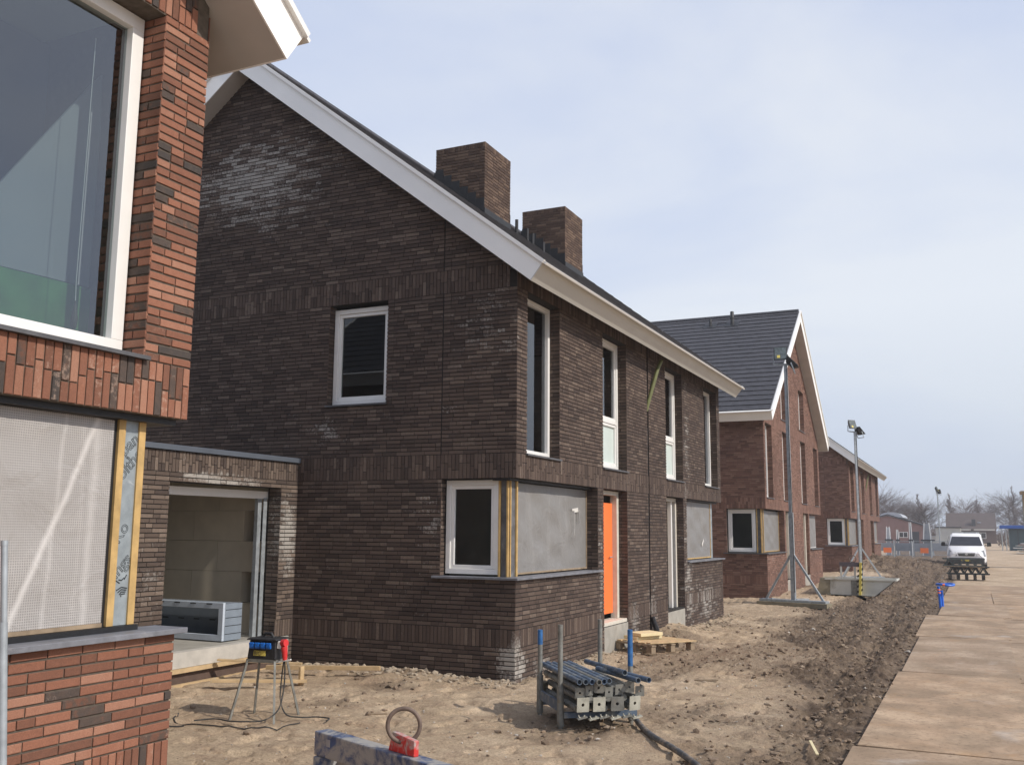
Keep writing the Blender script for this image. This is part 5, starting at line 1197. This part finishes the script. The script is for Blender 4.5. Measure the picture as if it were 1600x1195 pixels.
m = MB(); m.hexa([(-.80, -.06, .26), (.80, -.06, .26), (.94, .5, .24), (-.94, .5, .24), (-.80, -.07, .58), (.80, -.07, .58), (.935, .5, .56), (-.935, .5, .56)]); m.build('bumper', plain('grey_bumper', (.06, .06, .065), .6), va, bevel=.02)
boxo('number_plate', (-.26, -.085, .40), (.26, -.074, .51), YELLOW, va); boxo('roof_rack', (-.66, 1.9, 1.86), (.66, 1.94, 1.89), GALV, va); boxo('roof_rack', (-.66, 3.4, 1.86), (.66, 3.44, 1.89), GALV, va)

# ------------------------------------------------------------------ far end of the site
PINKB = plain('pinkish_brick', (.26, .15, .13), .9, .12, 1.5, bmp=0)
ROOFB = plain('brown_roof', (.085, .062, .055), .85, .15, 1.2, bmp=0)
ROOFE = plain('roof_edge', (.05, .05, .055), .7, .1, 3, bmp=0)
WWALL = plain('white_render', (.55, .53, .48), .8, .08, 1.5, bmp=0)
GREYSHEET = plain('corrugated_sheet', (.40, .42, .46), .5, .08, 3, bmp=0)
TEALC = plain('grey_green_container', (.055, .09, .10), .6, .15, 2, bmp=0)
BLUEC = plain('blue_canopy', (.02, .09, .36), .5, .1, 2, bmp=0)
OCHRE = plain('ochre_panel', (.45, .33, .15), .8, .12, 2)
DARKG = glass_mat('far_glass', tint=(.1, .1, .12), tr=.5)

def far_window(parent, x0, x1, y, z0, z1, two=True):
    m = MB(); f = .08
    m.box((x0, y - .06, z0), (x1, y - .01, z0 + f)); m.box((x0, y - .06, z1 - f), (x1, y - .01, z1)); m.box((x0, y - .06, z0 + f), (x0 + f, y - .01, z1 - f)); m.box((x1 - f, y - .06, z0 + f), (x1, y - .01, z1 - f))
    if two: c = (x0 + x1) / 2; m.box((c - f / 2, y - .06, z0 + f), (c + f / 2, y - .01, z1 - f))
    w = m.build('window', WHITE, parent); boxo('pane', (x0 + f, y - .03, z0 + f), (x1 - f, y - .012, z1 - f), RUBBER, w)

# barn with a shallow gable and a rounded roof light
by = 150.
bn = thing('barn', 'low pinkish brick barn with shallow gable and rounded roof light behind the barriers', 'barn', (-11, by + 8, 0))
za, zl, zr = 4.25, 3.1, 2.70; xa = -10.95
m = MB(); m.prism([(-17, by, -.3), (-5.9, by, -.3), (-5.9, by, zr), (xa, by, za), (-17, by, 2.72)], (0, 14, 0)); m.build('wall', PINKB, bn)
for p_, q_ in (((xa, by - .3, za + .08), (-5.6, by - .3, zr - .02)), ((xa, by - .3, za + .08), (-17.3, by - .3, 2.6))):
    v = Vector(q_) - Vector(p_); n_ = Vector((0, 14.6, 0)); m = MB(); m.prism([p_, q_, (q_[0], q_[1], q_[2] + .14), (p_[0], p_[1], p_[2] + .14)], (0, 14.6, 0)); m.build('roof', ROOFE, bn)
m = MB(); pts = [(xa + .4 + 1.6 * math.cos(t_), by + .1, za - .25 + .75 * math.sin(t_)) for t_ in [math.pi * i / 12 for i in range(13)]]; m.prism(pts, (0, 12, 0)); m.build('rounded_roof_light', GREYSHEET, bn)
far_window(bn, -9.55, -8.35, by, 1.15, 1.95); boxo('doorway', (-8.0, by - .03, 0), (-6.9, by - .01, 2.0), ROOFE, bn)
wl_ = thing('white_wall', 'long low white garden wall between the barn and the brown roofed house', 'wall', (-4, 151, 0)); boxo('wall_panel', (-5.6, 151, 0), (-1.2, 151.25, 1.35), WWALL, wl_); boxo('coping', (-5.7, 150.95, 1.352), (-1.1, 151.3, 1.44), GREYSHEET, wl_)
# farmhouse with its wide brown roof
fy = 200.
fh = thing('farmhouse', 'wide farmhouse with a big brown roof and white gutter boards, behind the van', 'house', (-.3, fy + 5, 0))
boxo('wall', (-4.3, fy, -.3), (3.9, fy + 9, 2.72), plain('farmhouse_brick', (.12, .08, .065), .9, .15, 1), fh)
m = MB(); m.prism([(-4.5, fy - .6, 2.55), (-4.5, fy + 4.5, 5.65), (-4.5, fy + 9.6, 2.55)], (8.5, 0, 0)); rf = m.build('roof', ROOFB, fh)
boxo('chimney', (-.1, fy + .4, 2.6), (.55, fy + 1.2, 4.4), ROOFE, rf); boxo('roof_light', (.9, fy + 1.25, 3.75), (1.5, fy + 1.4, 3.95), GREYSHEET, rf)
boxo('gutter_board', (-4.0, fy - .72, 2.35), (-.3, fy - .62, 2.62), WWALL, fh); boxo('gutter_board', (.2, fy - .72, 2.35), (3.7, fy - .62, 2.62), WWALL, fh)
far_window(fh, .5, 2.2, fy, .9, 2.0); far_window(fh, -3.2, -1.6, fy, .9, 2.0)
wb2 = thing('white_shed', 'flat white shed close behind the left of the van roof', 'shed', (-3.6, 130, 0)); boxo('wall', (-4.1, 130, -.2), (-1.3, 133, 2.45), WWALL, wb2); boxo('flat_roof', (-4.2, 129.9, 2.452), (-1.2, 133.1, 2.58), ROOFE, wb2)

# site container with blue canopy, rubble and a yellow tower on the right
ct = thing('site_container', 'grey-green site container under a bright blue canopy at the right', 'container', (5, 120, 0))
boxo('box_body', (3.6, 120, .0), (9.5, 122.4, 2.35), TEALC, ct); boxo('blue_canopy', (2.7, 119.2, 2.36), (9.8, 122.6, 2.72), BLUEC, ct, bevel=.05)
for x in (2.85, 3.25): tubeo('canopy_post', [(x, 119.3, 0), (x, 119.3, 2.36)], .05, GALV, ct, n=8)
for x in (4.4, 5.4, 6.4): boxo('door_rib', (x, 119.96, .1), (x + .06, 119.998, 2.25), ROOFE, ct)
gm2 = thing('sheet_stack', 'untidy stack of pale sheets and boards on the sand below the container', 'stack', (4.4, 100, 0))
for i in range(9):
    a = 3.0 + random.random() * 1.2; m = MB(); m.bar((a, 100 + i * .3, .12 + .10 * i), (a + 2.2 + random.random(), 100 + i * .35, .10 + .11 * i + random.uniform(-.1, .1)), .9, .07); m.build('board', (WWALL, WOODD, CONC, PINKB)[i % 4], gm2)
yt = thing('yellow_tower', 'ochre yellow boarded tower cut off by the right edge', 'tower', (3.0, 60, 0))
boxo('panel', (2.60, 60, 1.75), (4.6, 61.2, 3.95), OCHRE, yt); boxo('top_board', (2.48, 59.9, 3.955), (4.8, 61.3, 4.12), WOODD, yt); boxo('rail', (2.54, 59.93, 3.62), (4.7, 59.99, 3.76), WOODD, yt)
tubeo('corner_post', [(2.56, 60, 0), (2.56, 60, 4.0)], .03, GALVD, yt, n=8); boxo('notice_board', (2.62, 59.9, .35), (4.2, 59.95, 1.55), GRBLUE, yt); boxo('yellow_plate', (2.60, 59.88, 1.56), (4.2, 59.96, 1.9), YELLOW, yt)

# row of steel mesh barriers with banners
def mesh_mat():
    m, t, b, o = newmat('barrier_mesh'); p = N(t, 'ShaderNodeTexCoord').outputs['Object']; s_ = N(t, 'ShaderNodeSeparateXYZ'); t.links.new(p, s_.inputs[0])
    b.inputs['Base Color'].default_value = (.30, .32, .34, 1); b.inputs['Roughness'].default_value = .6; return m
MESHM = mesh_mat(); NET = plain('grey_banner', (.27, .29, .32), .7, .12, 2, bmp=0)
def barrier(x, y, rz, label, colour):
    r = thing('site_barrier', label, 'fence panel', (x, y, 0), 'mesh site barriers before the barn', rz, local=True)
    for s_ in (-.6, .6): tubeo('post', [(s_, 0, -.05), (s_, 0, 1.25)], .035, GALV, r, n=8)
    for z in (.12, 1.2): MB().bar((-.6, 0, z), (.6, 0, z), .035).build('rail', GALV, r)
    m = MB()
    for i in range(14): m.bar((-.56 + i * .086, 0, .14), (-.56 + i * .086, 0, 1.18), .008)
    for i in range(7): m.bar((-.58, 0, .22 + i * .15), (.58, 0, .22 + i * .15), .008)
    m.build('wire_mesh', MESHM, r, kind='stuff')
    boxo('grey_banner', (-.56, -.03, .45), (.56, -.02, 1.05), NET, r)
    if colour: boxo('orange_sign', (-.15, -.045, .32), (.42, -.032, .70), ORTAPE, r)
    return r
for i, (x, y, l, c) in enumerate(((-6.1, 80, 'leftmost mesh barrier with an orange sign, beside the last house', 1), (-4.85, 80.5, 'plain grey mesh barrier between the two with orange signs', 0), (-3.5, 80, 'mesh barrier with an orange sign nearest the van', 1), (-2.35, 83, 'grey mesh barrier without a sign directly left of the van', 0))): barrier(x, y, R(random.uniform(-8, 8)), l, c)
# wrapped frames and machines standing behind them
for i, (x, w, h, l) in enumerate(((-6.3, .5, 2.25, 'tall white wrapped frame leftmost behind the barriers'), (-5.6, .25, 2.0, 'narrow grey upright bundle behind the leftmost barrier'), (-4.6, .3, 2.6, 'slim grey post-like bundle, tallest behind the plain barrier'), (-3.35, .9, 2.55, 'tapering grey frame stack behind the barrier nearest the van'))):
    r = thing('wrapped_frames', l, 'building material', (x, 86, 0), 'frames and bundles behind the barriers')
    m = MB(); m.hexa([(x - w / 2, 86, 0), (x + w / 2, 86, 0), (x + w / 2, 86.6, 0), (x - w / 2, 86.6, 0), (x - w * .3, 86.1, h), (x + w * .25, 86.1, h), (x + w * .25, 86.4, h), (x - w * .3, 86.4, h)]); m.build('bundle', NET if i != 0 else GREYSHEET, r)
    for s_ in (-.42, .38): MB().bar((x + w * s_, 85.95, 0), (x + w * s_ * .5, 86.05, h + .08), .05).build('upright', WFASC, r)
    boxo('dark_sheet', (x - w * .55, 85.9, 1.15), (x + w * .6, 86.7, 1.3), ROOFE, r)

# bare trees
BARK = plain('grey_brown_twigs', (.105, .080, .072), .95, .2, 1, bmp=0); BARK2 = plain('reddish_twigs', (.15, .105, .092), .95, .2, 1, bmp=0)
def bare_tree(h, spread, seed, dens, mat, lean=0., round_=True):
    rr = random.Random(seed); m = MB(); tr_ = MB()
    def seg(mb, a, b, r0, r1):
        d = (b - a).normalized(); u = d.orthogonal().normalized(); w = d.cross(u)
        k = len(mb.v); mb.v += [tuple(a + (u * math.cos(q) + w * math.sin(q)) * r0) for q in (0, 2.094, 4.189)] + [tuple(b + (u * math.cos(q) + w * math.sin(q)) * r1) for q in (0, 2.094, 4.189)]
        mb.f += [(k, k + 1, k + 4, k + 3), (k + 1, k + 2, k + 5, k + 4), (k + 2, k, k + 3, k + 5)]
    TK = .018 if round_ else .008
    W_ = h * (.42 if round_ else .13) * (.8 + .5 * spread)
    top = h * (.80 if round_ else 1.)
    p = Vector((0, 0, -.3)); bends = [Vector((rr.gauss(0, .012) * h, rr.gauss(0, .012) * h, 0)) for _ in range(8)]; tp = [p]
    for i in range(8): tp.append(Vector((0, 0, top * (i + 1) / 8)) + bends[i] * (1 if i < 7 else 0))
    for i in range(8): seg(tr_, tp[i], tp[i + 1], h * TK * (1 - i / 8.5), h * TK * (1 - (i + 1) / 8.5))
    def out(z):                                     # crown half width at a height, uneven
        q = max(0., min(1., (z / h - .16) / .84)); e = (math.sin(math.pi * q ** .75) ** .6) if round_ else (math.sin(math.pi * min(1, q * .92 + .08)) ** .8) * (1 - q * .55)
        return W_ * e
    for i in range(int((46 if round_ else 60) * dens)):
        z0 = top * (.20 + .78 * rr.random() ** .85); a = tp[min(7, int(z0 / top * 8))].lerp(tp[min(8, int(z0 / top * 8) + 1)], (z0 / top * 8) % 1)
        th = rr.uniform(0, 6.28); up = rr.uniform(.25, .9) if round_ else rr.uniform(1.2, 2.4)
        d = Vector((math.cos(th), math.sin(th), up)).normalized(); L = rr.uniform(.6, 1.1) * out(min(h * .98, z0 + .1 * h)) * (1.15 if round_ else 1.6) + .25
        L = min(L, (h * rr.uniform(.93, 1.) - a.z) / max(d.z, .05)); c = a + d * L * .5 + Vector((0, 0, .06 * L)); e = a + d * L + Vector((0, 0, .10 * L))
        r = .0042 * h; seg(m, a, c, r, r * .6); seg(m, c, e, r * .6, r * .25)
        for j in range(9):
            t_ = rr.uniform(.25, 1.); b0 = a.lerp(c, t_ * 2) if t_ < .5 else c.lerp(e, t_ * 2 - 1)
            d2 = (d + Vector((rr.gauss(0, .7), rr.gauss(0, .7), rr.gauss(.25, .45)))).normalized(); l2 = L * rr.uniform(.22, .5); e2 = b0 + d2 * l2; seg(m, b0, e2, r * .35, r * .16)
            for k in range(5):
                b1 = b0.lerp(e2, rr.uniform(.3, 1)); d3 = (d2 + Vector((rr.gauss(0, .8), rr.gauss(0, .8), rr.gauss(.2, .5)))).normalized(); l3 = l2 * rr.uniform(.35, .7); w = d3.orthogonal().normalized() * r * .16
                q = len(m.v); m.v += [tuple(b1 - w), tuple(b1 + w), tuple(b1 + d3 * l3)]; m.f.append((q, q + 1, q + 2))
    return tr_, m
def tree(x, y, h, spread, seed, label, mat, dens=1.2, round_=True):
    t_ = thing('bare_tree', label, 'tree', (x, y, 0), 'bare trees along the horizon', random.uniform(0, 6), local=True)
    a, b_ = bare_tree(h, spread, seed, dens, mat, round_=round_); a.build('trunk', BARK, t_); b_.build('crown', mat, t_); return t_
TR_SPEC = [(-17.5, 165, 9.0, .80, 'round bare tree half hidden by the last house', BARK, 1), (-14.2, 170, 8.6, .75, 'bare tree directly behind the barn ridge', BARK2, 1), (-12.0, 175, 7.6, .8, 'smaller bare tree right of the barn ridge', BARK, 1), (-9.8, 178, 6.6, .7, 'low bare tree above the right slope of the barn roof', BARK2, 1),
    (-8.3, 172, 6.4, .95, 'dark bushy tree left of the far lamp mast', BARK, 1), (-6.9, 168, 6.6, .95, 'dark wide tree just left of the far lamp mast', BARK, 1), (-8.6, 190, 10.2, .28, 'slim pointed tree rising over the dark bushy ones', BARK2, 0),
    (-4.2, 230, 11.8, .26, 'slim poplar over the left end of the brown roof', BARK2, 0), (-1.3, 235, 9.2, .7, 'reddish bare crown above the left part of the brown roof', BARK2, 1), (1.2, 235, 11.4, .26, 'slim poplar over the middle of the brown roof', BARK2, 0), (3.2, 240, 8.8, .7, 'faint reddish crown over the right part of the brown roof', BARK2, 1),
    (6.6, 215, 9.8, .8, 'round bare tree beside the right end of the brown roof', BARK, 1), (7.6, 220, 13.2, .27, 'tallest slim poplar at the right of the brown roof', BARK2, 0), (8.8, 205, 7.0, .85, 'bushy bare tree above the blue canopy', BARK, 1), (12.5, 225, 7.8, .6, 'pale bare tree between canopy and yellow tower', BARK2, 1)]
for i, (x, y, h, sp_, l, mt, rd) in enumerate(TR_SPEC): tree(x, y, h * (1 if rd else .88), sp_, 100 + i, l, mt, 2.1 if rd else 1.5, bool(rd))
# the hedge and scrub that close the view
def scrub(name, x0, x1, y, hmax, n, mat, seed):
    rr = random.Random(seed); m = MB()
    for i in range(n):
        x = rr.uniform(x0, x1); yy = y + rr.uniform(-2, 2); top = hmax * (.5 + .5 * rr.random()) * (.75 + .25 * math.sin(x * .7 + seed)); z = rr.random() ** .8 * top
        a = Vector((x, yy, z)); d = Vector((rr.gauss(0, .5), rr.gauss(0, .4), 1)).normalized(); l = rr.uniform(.3, 1.0); w = d.orthogonal().normalized() * rr.uniform(.02, .07)
        k = len(m.v); m.v += [tuple(a - w), tuple(a + w), tuple(a + d * l)]; m.f.append((k, k + 1, k + 2))
    o = m.build(name, mat); o['kind'] = 'stuff'; return o
scrub('far_scrub', -60, 60, 250, 5.2, 24000, BARK, 1); scrub('far_scrub', -16, -4, 162, 4.3, 5000, BARK, 2); scrub('far_scrub', 3, 40, 150, 2.4, 5000, BARK, 4)

# ------------------------------------------------------------------ thin haze over the polder
m = MB(); m.box((-300, -20, -1.2), (300, 420, 16)); hz = m.build('haze', BLACK); hz.data.materials.clear(); hz['kind'] = 'stuff'
hm = bpy.data.materials.new('haze'); hm.use_nodes = True; t = hm.node_tree; t.nodes.clear(); o_ = N(t, 'ShaderNodeOutputMaterial'); pv = N(t, 'ShaderNodeVolumePrincipled')
pv.inputs['Color'].default_value = (.93, .95, 1, 1); pv.inputs['Density'].default_value = .0009; t.links.new(pv.outputs[0], o_.inputs['Volume']); hz.data.materials.append(hm)
